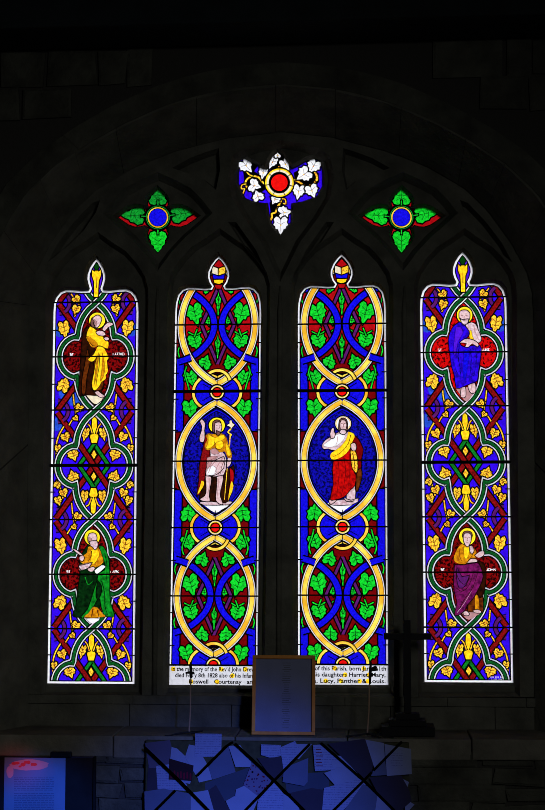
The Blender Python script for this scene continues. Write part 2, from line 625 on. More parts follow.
FIG['green_saint'] = ([70, 524], 8.261, [
    ('ground', 'white', [(132, 780), (246, 780), (212, 812), (186, 824), (160, 808)]),
    ('', 'shadow_green', [(150, 175), (110, 230), (80, 330), (84, 430), (64, 560), (50, 690), (24, 752), (60, 768), (130, 760), (240, 700), (330, 380), (300, 240)]),
    ('mantle', 'mantle_green', [(240, 180), (275, 188), (308, 250), (326, 360), (326, 520), (332, 640), (366, 752), (330, 764), (286, 752), (262, 690), (240, 600), (190, 690), (120, 768), (96, 764), (150, 700), (196, 560), (226, 470), (240, 410), (290, 380), (292, 330), (268, 260)]),
    ('mantle', 'shadow_green', [(232, 470), (262, 520), (250, 590), (226, 620), (218, 560)]),
    ('mantle', 'shadow_green', ('s', 8, [(262, 470), (284, 560), (290, 680), (312, 750)])),
    ('mantle', 'shadow_green', ('s', 7, [(290, 260), (306, 340), (300, 460)])),
    ('mantle', 'mantle_green', ('s', 9, [(126, 440), (150, 500), (190, 470)])),
    ('', 'amber', [(190, 684), (226, 688), (270, 740), (290, 768), (120, 770), (150, 740)]),
    ('', 'brown', ('s', 12, [(190, 700), (178, 766)])),
    ('', 'brown', ('s', 10, [(226, 710), (240, 766)])),
    ('halo', 'halo_yellow', ('c', 184, 110, 64, 64)),
    ('halo', 'yellow', ('c', 184, 110, 53, 53)),
    ('halo', 'halo_yellow', ('c', 184, 110, 49, 49)),
    ('', 'amber', [(150, 190), (186, 180), (236, 190), (268, 270), (276, 316), (230, 352), (180, 360), (110, 330), (82, 300), (110, 260), (138, 240)]),
    ('', 'yellow', [(172, 215), (232, 210), (240, 262), (200, 330), (166, 322), (180, 262)]),
    ('', 'brown', ('s', 8, [(180, 220), (172, 270), (150, 310)])),
    ('head', 'flesh', [(150, 110), (160, 84), (188, 74), (212, 84), (222, 112), (214, 146), (196, 166), (170, 166), (152, 142)]),
    ('head', 'shaded_flesh', [(154, 112), (176, 116), (184, 148), (166, 150), (152, 134)]),
    ('head', 'robe_white', [(166, 146), (206, 138), (228, 150), (226, 190), (208, 212), (190, 190), (172, 178)]),
    ('quill', 'flesh', [(26, 208), (46, 212), (100, 250), (96, 262), (60, 240)]),
    ('hand', 'flesh', [(80, 272), (104, 260), (118, 280), (104, 306), (82, 296)]),
    ('', 'shaded_flesh', [(72, 340), (160, 318), (184, 322), (130, 372), (80, 384)]),
    ('', 'robe_white', [(76, 346), (150, 330), (182, 318), (150, 362), (92, 378)]),
    ('hand', 'flesh', [(146, 370), (188, 354), (206, 366), (186, 392), (156, 388)]),
    ('book', 'white', [(204, 384), (262, 340), (292, 350), (284, 364), (222, 414)]),
])
FIG['blue_saint'] = ([444, 300], 7.932, [
    ('ground', 'shaded_flesh', [(92, 700), (250, 690), (212, 770), (176, 806), (140, 770)]),
    ('halo', 'halo_yellow', ('c', 163, 120, 62, 66)),
    ('halo', 'yellow', ('c', 163, 120, 50, 54)),
    ('halo', 'halo_yellow', ('c', 163, 120, 46, 50)),
    ('foot', 'flesh', [(140, 694), (166, 690), (172, 740), (166, 770), (140, 772), (132, 750)]),
    ('foot', 'flesh', [(190, 660), (236, 650), (250, 690), (246, 732), (216, 738), (196, 706)]),
    ('foot', 'shaded_flesh', ('s', 7, [(214, 660), (222, 720)])),
    ('', 'robe_white', [(172, 196), (218, 178), (252, 196), (270, 240), (296, 300), (288, 330), (262, 340), (220, 330), (196, 280)]),
    ('', 'shaded_flesh', ('s', 7, [(236, 200), (250, 260), (278, 320)])),
    ('', 'yellow', [(200, 250), (216, 240), (226, 290), (238, 320), (206, 318)]),
    ('mantle', 'robe_blue', [(120, 176), (150, 190), (196, 248), (196, 280), (170, 305), (126, 342), (150, 372), (200, 368), (284, 362), (292, 430), (272, 560), (262, 640), (216, 660), (150, 686), (98, 698), (84, 600), (62, 530), (46, 420), (36, 320), (52, 250), (80, 206)]),
    ('mantle', 'violet_blue', [(96, 216), (130, 212), (150, 262), (110, 330), (90, 430), (76, 420), (84, 300)]),
    ('mantle', 'ultramarine', [(160, 400), (200, 400), (196, 480), (176, 600), (160, 640), (150, 560)]),
    ('mantle', 'deep_blue', ('s', 8, [(126, 350), (112, 440), (130, 560), (136, 660)])),
    ('mantle', 'deep_blue', ('s', 8, [(210, 390), (216, 480), (204, 600), (196, 650)])),
    ('mantle', 'deep_blue', ('s', 7, [(252, 390), (256, 480), (236, 610)])),
    ('mantle', 'deep_blue', ('s', 6, [(70, 470), (110, 590), (176, 620), (250, 590)])),
    ('head', 'flesh', [(122, 100), (140, 84), (176, 82), (202, 104), (200, 150), (184, 184), (158, 190), (134, 160), (122, 136)]),
    ('head', 'robe_white', [(132, 150), (150, 160), (190, 152), (186, 182), (160, 196), (140, 178)]),
    ('head', 'shaded_flesh', ('s', 5, [(140, 128), (152, 126)])),
    ('head', 'shaded_flesh', ('s', 5, [(172, 126), (186, 130)])),
    ('head', 'shaded_flesh', ('s', 5, [(162, 128), (160, 148), (168, 150)])),
    ('hand', 'flesh', [(126, 338), (164, 310), (206, 312), (250, 328), (274, 356), (262, 370), (222, 346), (196, 372), (168, 370), (180, 344)]),
])
FIG['purple_saint'] = ([446, 520], 8.273, [
    ('ground', 'shaded_flesh', [(130, 760), (290, 760), (236, 800), (190, 826), (150, 800)]),
    ('', 'brown', [(200, 600), (290, 560), (306, 740), (290, 758), (196, 756), (180, 740)]),
    ('', 'amber', [(240, 630), (264, 620), (276, 742), (242, 742)]),
    ('mantle', 'dark_brown', [(270, 340), (316, 370), (330, 460), (312, 600), (280, 640), (250, 560)]),
    ('halo', 'halo_yellow', ('c', 176, 137, 68, 70)),
    ('halo', 'yellow', ('c', 176, 137, 56, 58)),
    ('halo', 'halo_yellow', ('c', 176, 137, 52, 54)),
    ('foot', 'flesh', [(144, 764), (166, 752), (190, 772), (182, 788), (150, 786)]),
    ('foot', 'flesh', [(226, 748), (260, 742), (290, 756), (282, 768), (236, 764)]),
    ('', 'amber', [(130, 196), (160, 210), (200, 220), (240, 240), (252, 276), (240, 320), (190, 350), (150, 366), (80, 352), (64, 318), (78, 270), (100, 226)]),
    ('', 'yellow', [(146, 226), (186, 224), (196, 262), (170, 320), (150, 300)]),
    ('', 'paint_brown', ('s', 7, [(116, 236), (110, 290), (130, 340)])),
    ('', 'paint_brown', ('s', 6, [(210, 240), (222, 280), (190, 330)])),
    ('', 'robe_white', [(196, 216), (216, 214), (230, 250), (214, 280), (198, 256)]),
    ('mantle', 'robe_purple', [(74, 370), (150, 372), (250, 356), (280, 380), (304, 470), (270, 560), (220, 650), (176, 700), (150, 750), (96, 786), (72, 776), (92, 680), (72, 600), (64, 480)]),
    ('mantle', 'purple', [(90, 390), (130, 470), (190, 460), (160, 540), (110, 560), (90, 480)]),
    ('mantle', 'dark_brown', ('s', 7, [(80, 420), (110, 500), (160, 530), (200, 440)])),
    ('mantle', 'dark_brown', ('s', 7, [(84, 560), (130, 590), (190, 540), (230, 420)])),
    ('mantle', 'dark_brown', ('s', 7, [(110, 740), (150, 660), (220, 560), (268, 420)])),
    ('mantle', 'robe_white', ('s', 3, [(92, 766), (150, 690), (210, 590)])),
    ('head', 'hair_brown', [(136, 130), (146, 102), (176, 92), (206, 102), (216, 130), (200, 150), (150, 150)]),
    ('head', 'flesh', [(146, 130), (160, 112), (192, 112), (208, 134), (204, 176), (190, 206), (176, 218), (158, 200), (146, 168)]),
    ('head', 'shaded_flesh', ('s', 5, [(156, 146), (170, 144)])),
    ('head', 'shaded_flesh', ('s', 5, [(186, 144), (200, 148)])),
    ('book', 'flesh', [(240, 292), (280, 262), (316, 262), (306, 296), (266, 312)]),
    ('hand', 'flesh', [(174, 356), (206, 322), (250, 326), (256, 344), (212, 350)]),
])
FIG['baptist'] = ([192, 410], 7.941, [
    ('ground', 'white', [(80, 742), (300, 742), (236, 792), (190, 816), (140, 790)]),
    ('ground', 'robe_white', [(66, 730), (310, 726), (290, 750), (90, 752)]),
    ('mantle', 'strap_red', [(108, 196), (130, 220), (140, 380), (110, 480), (110, 560), (96, 600), (80, 650), (40, 676), (56, 560), (60, 440), (90, 300)]),
    ('mantle', 'dark_brown', [(110, 500), (250, 500), (330, 440), (330, 560), (290, 720), (230, 730), (130, 720), (60, 700), (96, 600)]),
    ('mantle', 'red', [(300, 460), (326, 480), (332, 540), (310, 640), (288, 680), (306, 560)]),
    ('mantle', 'yellow', [(314, 560), (330, 600), (318, 650), (300, 690), (288, 722), (296, 640)]),
    ('mantle', 'yellow', [(76, 560), (98, 572), (90, 606), (56, 660), (44, 664), (66, 600)]),
    ('staff', 'leaf_yellow', ('s', 9, [(304, 190), (296, 300), (278, 480), (258, 712)])),
    ('staff', 'cream', [(298, 88), (314, 80), (320, 104), (340, 116), (322, 134), (312, 150), (304, 134), (278, 122), (298, 108)]),
    ('staff', 'yellow', ('s', 12, [(310, 150), (286, 176), (312, 196), (300, 214)])),
    ('halo', 'halo_yellow', ('c', 198, 122, 64, 62)),
    ('halo', 'yellow', ('c', 198, 122, 52, 50)),
    ('halo', 'halo_yellow', ('c', 198, 122, 49, 47)),
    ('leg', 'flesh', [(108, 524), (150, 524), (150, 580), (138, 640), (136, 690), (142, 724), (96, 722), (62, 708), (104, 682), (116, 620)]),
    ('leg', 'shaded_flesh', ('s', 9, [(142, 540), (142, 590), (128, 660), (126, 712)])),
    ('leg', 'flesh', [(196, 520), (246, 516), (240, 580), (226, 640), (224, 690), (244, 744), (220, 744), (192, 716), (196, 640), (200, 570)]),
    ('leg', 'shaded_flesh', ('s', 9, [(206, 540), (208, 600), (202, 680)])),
    ('tunic', 'robe_white', [(140, 300), (240, 330), (268, 380), (272, 420), (250, 514), (114, 520), (122, 440), (118, 410), (150, 380)]),
    ('tunic', 'flesh', [(150, 420), (230, 380), (256, 380), (250, 460), (190, 512), (130, 512)]),
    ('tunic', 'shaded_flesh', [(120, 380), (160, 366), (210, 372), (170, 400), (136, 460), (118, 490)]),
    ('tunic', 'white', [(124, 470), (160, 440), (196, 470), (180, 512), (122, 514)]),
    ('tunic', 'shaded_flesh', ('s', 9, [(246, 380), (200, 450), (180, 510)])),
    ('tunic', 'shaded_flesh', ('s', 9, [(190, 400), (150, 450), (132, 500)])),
    ('tunic', 'hair_brown', ('s', 6, [(262, 390), (236, 450), (226, 508)])),
    ('tunic', 'hair_brown', ('s', 5, [(124, 430), (140, 400), (190, 380)])),
    ('arm', 'flesh', [(64, 90), (78, 74), (90, 84), (104, 110), (98, 160), (100, 220), (90, 254), (66, 250), (62, 214), (76, 170), (80, 130)]),
    ('arm', 'flesh', [(286, 380), (308, 376), (312, 410), (300, 440), (282, 452), (278, 430)]),
    ('', 'amber', [(128, 184), (176, 190), (236, 186), (272, 214), (290, 270), (318, 350), (312, 378), (280, 376), (262, 330), (210, 336), (180, 300), (142, 318), (106, 312), (104, 270), (122, 236), (110, 204)]),
    ('', 'yellow', [(130, 192), (186, 222), (240, 194), (262, 220), (240, 240), (190, 260), (150, 300), (110, 304), (130, 260)]),
    ('', 'yellow', [(190, 262), (236, 244), (250, 280), (226, 312), (190, 300)]),
    ('', 'yellow', [(270, 260), (290, 290), (310, 350), (288, 366), (272, 320)]),
    ('', 'paint_brown', ('s', 6, [(180, 250), (190, 306), (250, 320)])),
    ('', 'shaded_flesh', [(150, 312), (182, 304), (220, 340), (180, 352), (152, 340)]),
    ('head', 'hair_brown', [(164, 130), (168, 96), (196, 80), (222, 88), (230, 110), (210, 104), (190, 118), (186, 160), (190, 178), (166, 172)]),
    ('head', 'flesh', [(186, 104), (216, 96), (232, 116), (234, 150), (220, 186), (198, 196), (182, 166), (184, 130)]),
    ('head', 'hair_brown', [(196, 166), (214, 172), (224, 184), (210, 200), (196, 190)]),
])
FIG['risen_figure'] = ([316, 408], 7.788, [
    ('ground', 'white', [(80, 742), (310, 720), (230, 790), (200, 812), (150, 786)]),
    ('ground', 'robe_white', [(160, 720), (330, 706), (280, 752), (100, 752)]),
    ('halo', 'cream', ('c', 212, 122, 62, 58)),
    ('halo', 'leaf_yellow', ('c', 212, 122, 57, 53)),
    ('halo', 'white', ('c', 212, 122, 53, 49)),
    ('mantle', 'dark_red', [(290, 210), (326, 240), (366, 320), (352, 400), (350, 500), (316, 500), (290, 400)]),
    ('mantle', 'brown', [(318, 500), (350, 470), (356, 540), (326, 640), (312, 630)]),
    ('foot', 'flesh', [(102, 716), (136, 704), (158, 716), (130, 742), (108, 744)]),
    ('foot', 'flesh', [(220, 704), (270, 700), (292, 710), (288, 724), (240, 724)]),
    ('', 'robe_white', [(246, 640), (276, 590), (300, 600), (304, 706), (240, 704)]),
    ('', 'shaded_flesh', ('s', 6, [(276, 620), (272, 700)])),
    ('', 'robe_white', [(180, 186), (230, 184), (262, 200), (250, 250), (200, 300), (150, 330), (100, 318), (60, 318), (48, 290), (76, 250), (120, 224)]),
    ('', 'white', [(150, 210), (216, 200), (220, 240), (150, 300), (70, 300), (62, 284), (110, 250)]),
    ('', 'shaded_flesh', ('s', 5, [(170, 220), (160, 280), (120, 310)])),
    ('hand', 'flesh', [(112, 200), (124, 160), (138, 158), (142, 190), (150, 200), (140, 230), (118, 236)]),
    ('mantle', 'robe_red', [(140, 400), (210, 380), (270, 320), (284, 470), (308, 520), (302, 600), (262, 640), (220, 690), (150, 712), (112, 708), (136, 600), (130, 480)]),
    ('mantle', 'dark_red', ('s', 7, [(170, 400), (180, 520), (160, 690)])),
    ('mantle', 'dark_red', ('s', 7, [(220, 390), (230, 520), (196, 690)])),
    ('mantle', 'dark_red', ('s', 7, [(262, 360), (264, 500), (250, 620)])),
    ('lining', 'yellow', [(252, 184), (290, 196), (302, 226), (284, 262), (262, 320), (210, 376), (140, 404), (112, 384), (122, 348), (180, 310), (232, 250)]),
    ('lining', 'paint_brown', ('s', 6, [(270, 210), (250, 280), (190, 350), (130, 380)])),
    ('lining', 'leaf_yellow', [(270, 336), (300, 330), (322, 400), (320, 500), (296, 488), (280, 450)]),
    ('lining', 'dark_brown', ('s', 7, [(286, 350), (300, 430), (302, 480)])),
    ('hand', 'flesh', [(272, 282), (300, 272), (314, 300), (306, 330), (280, 326)]),
    ('head', 'hair_brown', [(180, 120), (188, 90), (212, 80), (236, 92), (244, 124), (242, 176), (222, 160), (192, 180), (178, 160)]),
    ('head', 'flesh', [(190, 116), (200, 96), (226, 98), (236, 120), (234, 156), (216, 184), (198, 170), (190, 146)]),
    ('head', 'robe_white', [(184, 190), (196, 170), (226, 172), (236, 192), (210, 206)]),
])
FACE = {   # brows, nose, mouth
    'yellow_saint': ((5, [(168, 112), (180, 108)]), (5, [(176, 118), (170, 134), (178, 138)]), (4, [(178, 146), (188, 150)])),
    'green_saint': ((5, [(156, 116), (170, 114)]), (5, [(186, 114), (202, 116)]), (5, [(176, 118), (174, 138), (182, 140)])),
    'blue_saint': ((4, [(136, 124), (154, 122)]), (4, [(170, 122), (190, 126)]), (4, [(150, 164), (172, 164)])),
    'purple_saint': ((5, [(152, 142), (170, 140)]), (5, [(184, 140), (202, 144)]), (5, [(178, 146), (174, 168), (182, 170)]), (4, [(168, 184), (188, 184)])),
    'baptist': ((5, [(192, 122), (206, 120)]), (5, [(216, 120), (230, 124)]), (5, [(214, 124), (218, 144), (210, 146)])),
    'risen_figure': ((5, [(196, 122), (208, 120)]), (5, [(218, 120), (232, 122)]), (5, [(214, 124), (216, 142), (210, 144)]), (4, [(206, 156), (222, 156)])),
}


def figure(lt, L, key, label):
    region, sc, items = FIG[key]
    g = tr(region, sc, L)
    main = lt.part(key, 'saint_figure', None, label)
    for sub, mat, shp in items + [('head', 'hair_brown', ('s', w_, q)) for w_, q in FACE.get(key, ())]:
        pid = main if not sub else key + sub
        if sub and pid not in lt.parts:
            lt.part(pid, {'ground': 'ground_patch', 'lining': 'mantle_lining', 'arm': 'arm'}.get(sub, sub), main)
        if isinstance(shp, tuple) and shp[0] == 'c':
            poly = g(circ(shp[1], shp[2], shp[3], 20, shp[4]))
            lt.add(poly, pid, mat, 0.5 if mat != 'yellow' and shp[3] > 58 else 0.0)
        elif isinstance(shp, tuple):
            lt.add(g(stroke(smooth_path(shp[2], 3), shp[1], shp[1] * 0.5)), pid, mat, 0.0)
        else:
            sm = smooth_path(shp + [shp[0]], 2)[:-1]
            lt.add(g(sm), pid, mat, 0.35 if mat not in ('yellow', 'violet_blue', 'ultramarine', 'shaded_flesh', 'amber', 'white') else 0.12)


def base(lt, ol, field_mat, inner):
    lt.part('lead', 'lead_cames')
    lt.part('border', 'border_strip')
    lt.part('field', 'ground_glass')
    lt.items.append((ol, 'border', 'white', False))
    lt.items.append((offset(inner, 0.95), 'lead', 'lead', False))
    lt.items.append((inner, 'field', field_mat, True))


def border_ticks(lt, vs):
    for v in vs:
        for s in (-1, 1):
            lt.items.append(([(s * 39, v - 0.5), (s * 46, v - 0.5), (s * 46, v + 0.5), (s * 39, v + 0.5)], 'lead', 'lead', False))


def saddle_bars(root, wf, vs):
    for v, r in vs:
        bm = bmesh.new()
        a, b = wf(-47.5, v), wf(47.5, v)
        tube_bm(bm, [a + Vector((0, -0.013, 0)), b + Vector((0, -0.013, 0))], r, 8)
        from_bm('saddle_bar', bm, 'lead', root)


def outer_light(i, label, figs, names, bright):
    L = LANCETS[i]
    wf = lancet_world(L)
    ol = outline(*HEADS[i])
    inner = offset(ol, -3.1)
    inner = [(x, min(y, HEADS[i][0] - 0.3)) for x, y in inner]
    root = tag(empty('stained_glass_light', wf(0, 683.5)), label, 'stained glass', 'tall stained glass lights of the window')
    lt = Light(wf)
    base(lt, ol, 'blue', inner)
    RINGS = (302.5, 411.2, 519.9, 628.6)
    MED = ((356.8, 1), (465.5, 0), (574.2, 1), (682.9, 0))
    if True:         # patches of paler blue glass
        for (x, y) in ((-37, 330), (37, 330), (-34, 352), (-20, 400), (-38, 424), (-30, 393)):
            lt.add(circ(x, y, 7, 8), 'field', 'sky_blue')
    # rings and straps
    for k, vr in enumerate(RINGS):
        for s in (-1, 1):
            pid = lt.part('ring%d%d' % (k, s), 'purple_ring')
            lt.band(arc(s * 37.5, vr, 10.6, 90, -90, 12) if s < 0 else arc(s * 37.5, vr, 10.6, 90, 270, 12), pid, [(3.2, 'purple')], 0.5)
    for k, vr in enumerate(RINGS):
        for s in (-1, 1):
            for d in (-1, 1):
                pid = lt.part('strap%d%d%d' % (k, s, d), 'red_strap')
                lt.band([(s * 38, vr + d * 1), (s * 19, vr + d * 27)], pid, [(4.4, 'strap_red')], 0.7)
    for k in range(4):
        for s in (-1, 1):
            vr = RINGS[k]
            lt.band(arc(s * 37.5, vr, 10.6, *((60, 20) if s < 0 else (200, 240)), 6), 'ring%d%d' % (k, s), [(3.2, 'purple')], 0.5)
    # leaves in the field
    tend = 'tendril'
    for k, vr in enumerate(RINGS):
        for s in (-1, 1):
            if k:        # sprigs above and below the crossing of the bands
                stem(lt, [(s * 22, vr - 17), (s * 21, vr - 8), (s * 19, vr + 4), (s * 23, vr + 9), (s * 26, vr + 14)], tend)
                leaf(lt, s * 16, vr - 3, 8.5, 8, s * -30)
                leaf(lt, s * 19, vr + 7, 6, 5.5, s * 40)
            else:
                stem(lt, [(s * 26, vr - 9), (s * 22, vr - 4), (s * 17, vr + 3), (s * 22, vr + 14)], tend)
                leaf(lt, s * 20, vr - 3, 9, 8, s * 40)
                leaf(lt, s * 20.5, vr + 7, 9, 9, s * -20)
            if k in (1, 3):
                stem(lt, [(s * 31, vr + 15), (s * 36, vr + 24), (s * 38.5, vr + 34), (s * 38, vr + 46)], tend, w=1.5)
                leaf(lt, s * 29, vr + 26, 9.5, 9, s * 25)
                leaf(lt, s * 36.5, vr + 38, 6.5, 9, s * 10)
            if k == 2:
                stem(lt, [(s * 38, vr - 40), (s * 33, vr - 30), (s * 31, vr - 22), (s * 35.5, vr - 14)], tend, w=1.5)
                leaf(lt, s * 36.5, vr - 36, 7, 8, s * 150)
                leaf(lt, s * 30, vr - 27, 9, 8, s * 25)
                leaf(lt, s * 35.5, vr - 19, 7.5, 9, s * 20)
    for vc, sa in MED:
        if sa:
            for s in (-1, 1):
                leaf(lt, s * 32.2, vc - 27.5, 11.5, 17, s * 12)
                leaf(lt, s * 31.5, vc + 27, 12, 16, s * 158)
    top_lobe = smooth_path([(0, -54.4), (7.5, -47.5), (13, -40), (16.6, -31.5), (18, -24), (18, -19.5)], 2)
    side = [(18 + (x - 18) * 0.92, y) for x, y in arc(18, 0, 20.4, -90, 90, 14)]
    for m_, (vc, sa) in enumerate(MED):
        med = lt.part('med%d' % m_, 'quatrefoil_band')
        full = top_lobe + side[1:-1] + [(x, -y) for x, y in top_lobe[::-1]]
        ring = [(x, vc + y) for x, y in full] + [(-x, vc + y) for x, y in full[-2:0:-1]]
        if sa:
            gid = lt.part('ground%d' % m_, 'medallion_ground', med)
            lt.add(ring, gid, 'bright_damask' if (bright and m_ == 0) else 'red_damask')
        else:
            lt.add(ring, 'field', 'blue')
            for s in (-1, 1):
                for d in (-1, 1):
                    pid = 'strap%d%d%d' % (1 + (m_ > 1) * 2 + (d > 0), s, -d)
                    if pid not in lt.parts:
                        continue
            # straps cross
            for s, first in ((1, True), (-1, False)):
                pid = lt.part('cross%d%d' % (m_, s), 'red_strap')
                lt.band([(s * -21, vc - 30), (s * 21, vc + 30)], pid, [(4.4, 'strap_red')], 0.7)
            dia = lt.part('diamond%d' % m_, 'green_diamond', med)
            for a, b in (((0, -21.5), (15, 0)), ((0, -21.5), (-15, 0)), ((0, 21.5), (15, 0)), ((0, 21.5), (-15, 0))):
                lt.band([(a[0], vc + a[1]), (b[0], vc + b[1])], dia, [(3.2, 'diamond_green')], 0.6)
            lt.band([(-9, vc - 13), (9, vc + 13)], 'cross%d1' % m_, [(4.2, 'strap_red')], 0.6)
            loz = lt.part('lozenge%d' % m_, 'yellow_lozenge', med)
            for d in (-1, 1):
                lt.add([(0, vc + d * 11 - 4.6), (2.7, vc + d * 11), (0, vc + d * 11 + 4.6), (-2.7, vc + d * 11)], loz, 'leaf_yellow', 0.6)
            for d in (-1, 1):
                pal = lt.part('palm%d%d' % (m_, d), 'palm_stalk', med)
                a = [(2.0, 50), (2.6, 40), (2.4, 34), (4.3, 29), (2.6, 22.5)]
                lt.add([(x, vc + d * y) for x, y in a] + [(-x, vc + d * y) for x, y in a[::-1]], pal, 'yellow', 0.6)
                for s in (-1, 1):
                    stem(lt, [(s * 2, vc + d * 32), (s * 4.5, vc + d * 39), (s * 8, vc + d * (43 if d < 0 else 41))], pal)
                    leaf(lt, s * 9.2, vc + d * 31.5, 7.6, 13, s * -12 if d < 0 else s * -6, parent=med)
                    leaf(lt, s * 21, vc + d * 10.5, 11.5, 11, s * (20 if d < 0 else -160), parent=med)
        for s in (-1, 1):
            lt.band([(s * x, vc + y) for x, y in full], med, BAND)
        if m_ == 0:
            for s in (-1, 1):
                lt.band([(s * -1, vc - 53.5), (s * 6, vc - 60), (s * 11, vc - 67)], med, BAND)
        # crossing pulled together
        lt.band([(-5, vc - 49.5), (5, vc - 58.8)], med, BAND, 0.4)
    # name beside each figure
    for m_, (nm, wdt) in enumerate(names):
        vc = MED[m_ * 2][0]
        pid = lt.part('name%d' % m_, 'name_lettering', None, 'small white capital lettering')
        lt.text('ST', -26, vc - 3.6, 2.2, pid, 'white', 4)
        lt.text(nm, 18, vc - 3.6, 2.2, pid, 'white', wdt)
    for key, lab in figs:
        figure(lt, L, key, lab)
    # finial
    fin = lt.part('finial', 'finial_flower', None, 'yellow flower with a green tip')
    lt.add([(0, 259), (6, 266), (6, 276), (3.6, 291), (-3.6, 291), (-6, 276), (-6, 266)], 'field', 'violet_blue')
    a = [(0.6, 268), (2.2, 272), (4.6, 269.5), (4.6, 276), (2.6, 281), (2.1, 289), (2.1, 297)]
    lt.add(a + mir(a)[::-1], fin, 'yellow', 0.5)
    lt.add([(0, 261), (3.2, 266), (1, 270), (-1, 270), (-3.2, 266)], fin, 'paint_green', 0.4)
    lt.add([(0, 276), (0.5, 288), (-0.5, 288)], fin, 'paint_brown')
    if i == 3:       # maker's mark, two tiny lines in the corner
        mk = lt.part('mark', 'maker_mark')
        for r_, (x0, n) in enumerate(((20, 13), (22, 10))):
            for q in range(n):
                if (q * 7 + r_) % 4:
                    lt.items.append(([(x0 + q * 1.2, 677.3 + r_ * 2.2), (x0 + q * 1.2 + 0.8, 677.3 + r_ * 2.2), (x0 + q * 1.2 + 0.8, 678.3 + r_ * 2.2), (x0 + q * 1.2, 678.3 + r_ * 2.2)], mk, 'white', True))
    border_ticks(lt, (330, 384, 438, 492, 547, 601, 655))
    lt.build(root, ol, inner)
    saddle_bars(root, wf, [(302.5, 0.0042), (356.8, 0.004), (410, 0.004), (465.5, 0.0085), (519.5, 0.004), (574.2, 0.004), (628.6, 0.0045)])
    return root


YB = [(6.9, 'fillet'), (5.0, 'paint_brown'), (4.1, 'band_yellow')]


def vesica(vc, hh, hw, top=True, bot=True, n=11):
    """half (right side) of a pointed oval"""
    r = (hh * hh + hw * hw) / (2 * hw)
    a = math.asin(hh / r)
    pts = [(hw - r + r * math.cos(-a + 2 * a * k / (2 * n)), vc + r * math.sin(-a + 2 * a * k / (2 * n))) for k in range(2 * n + 1)]
    return pts


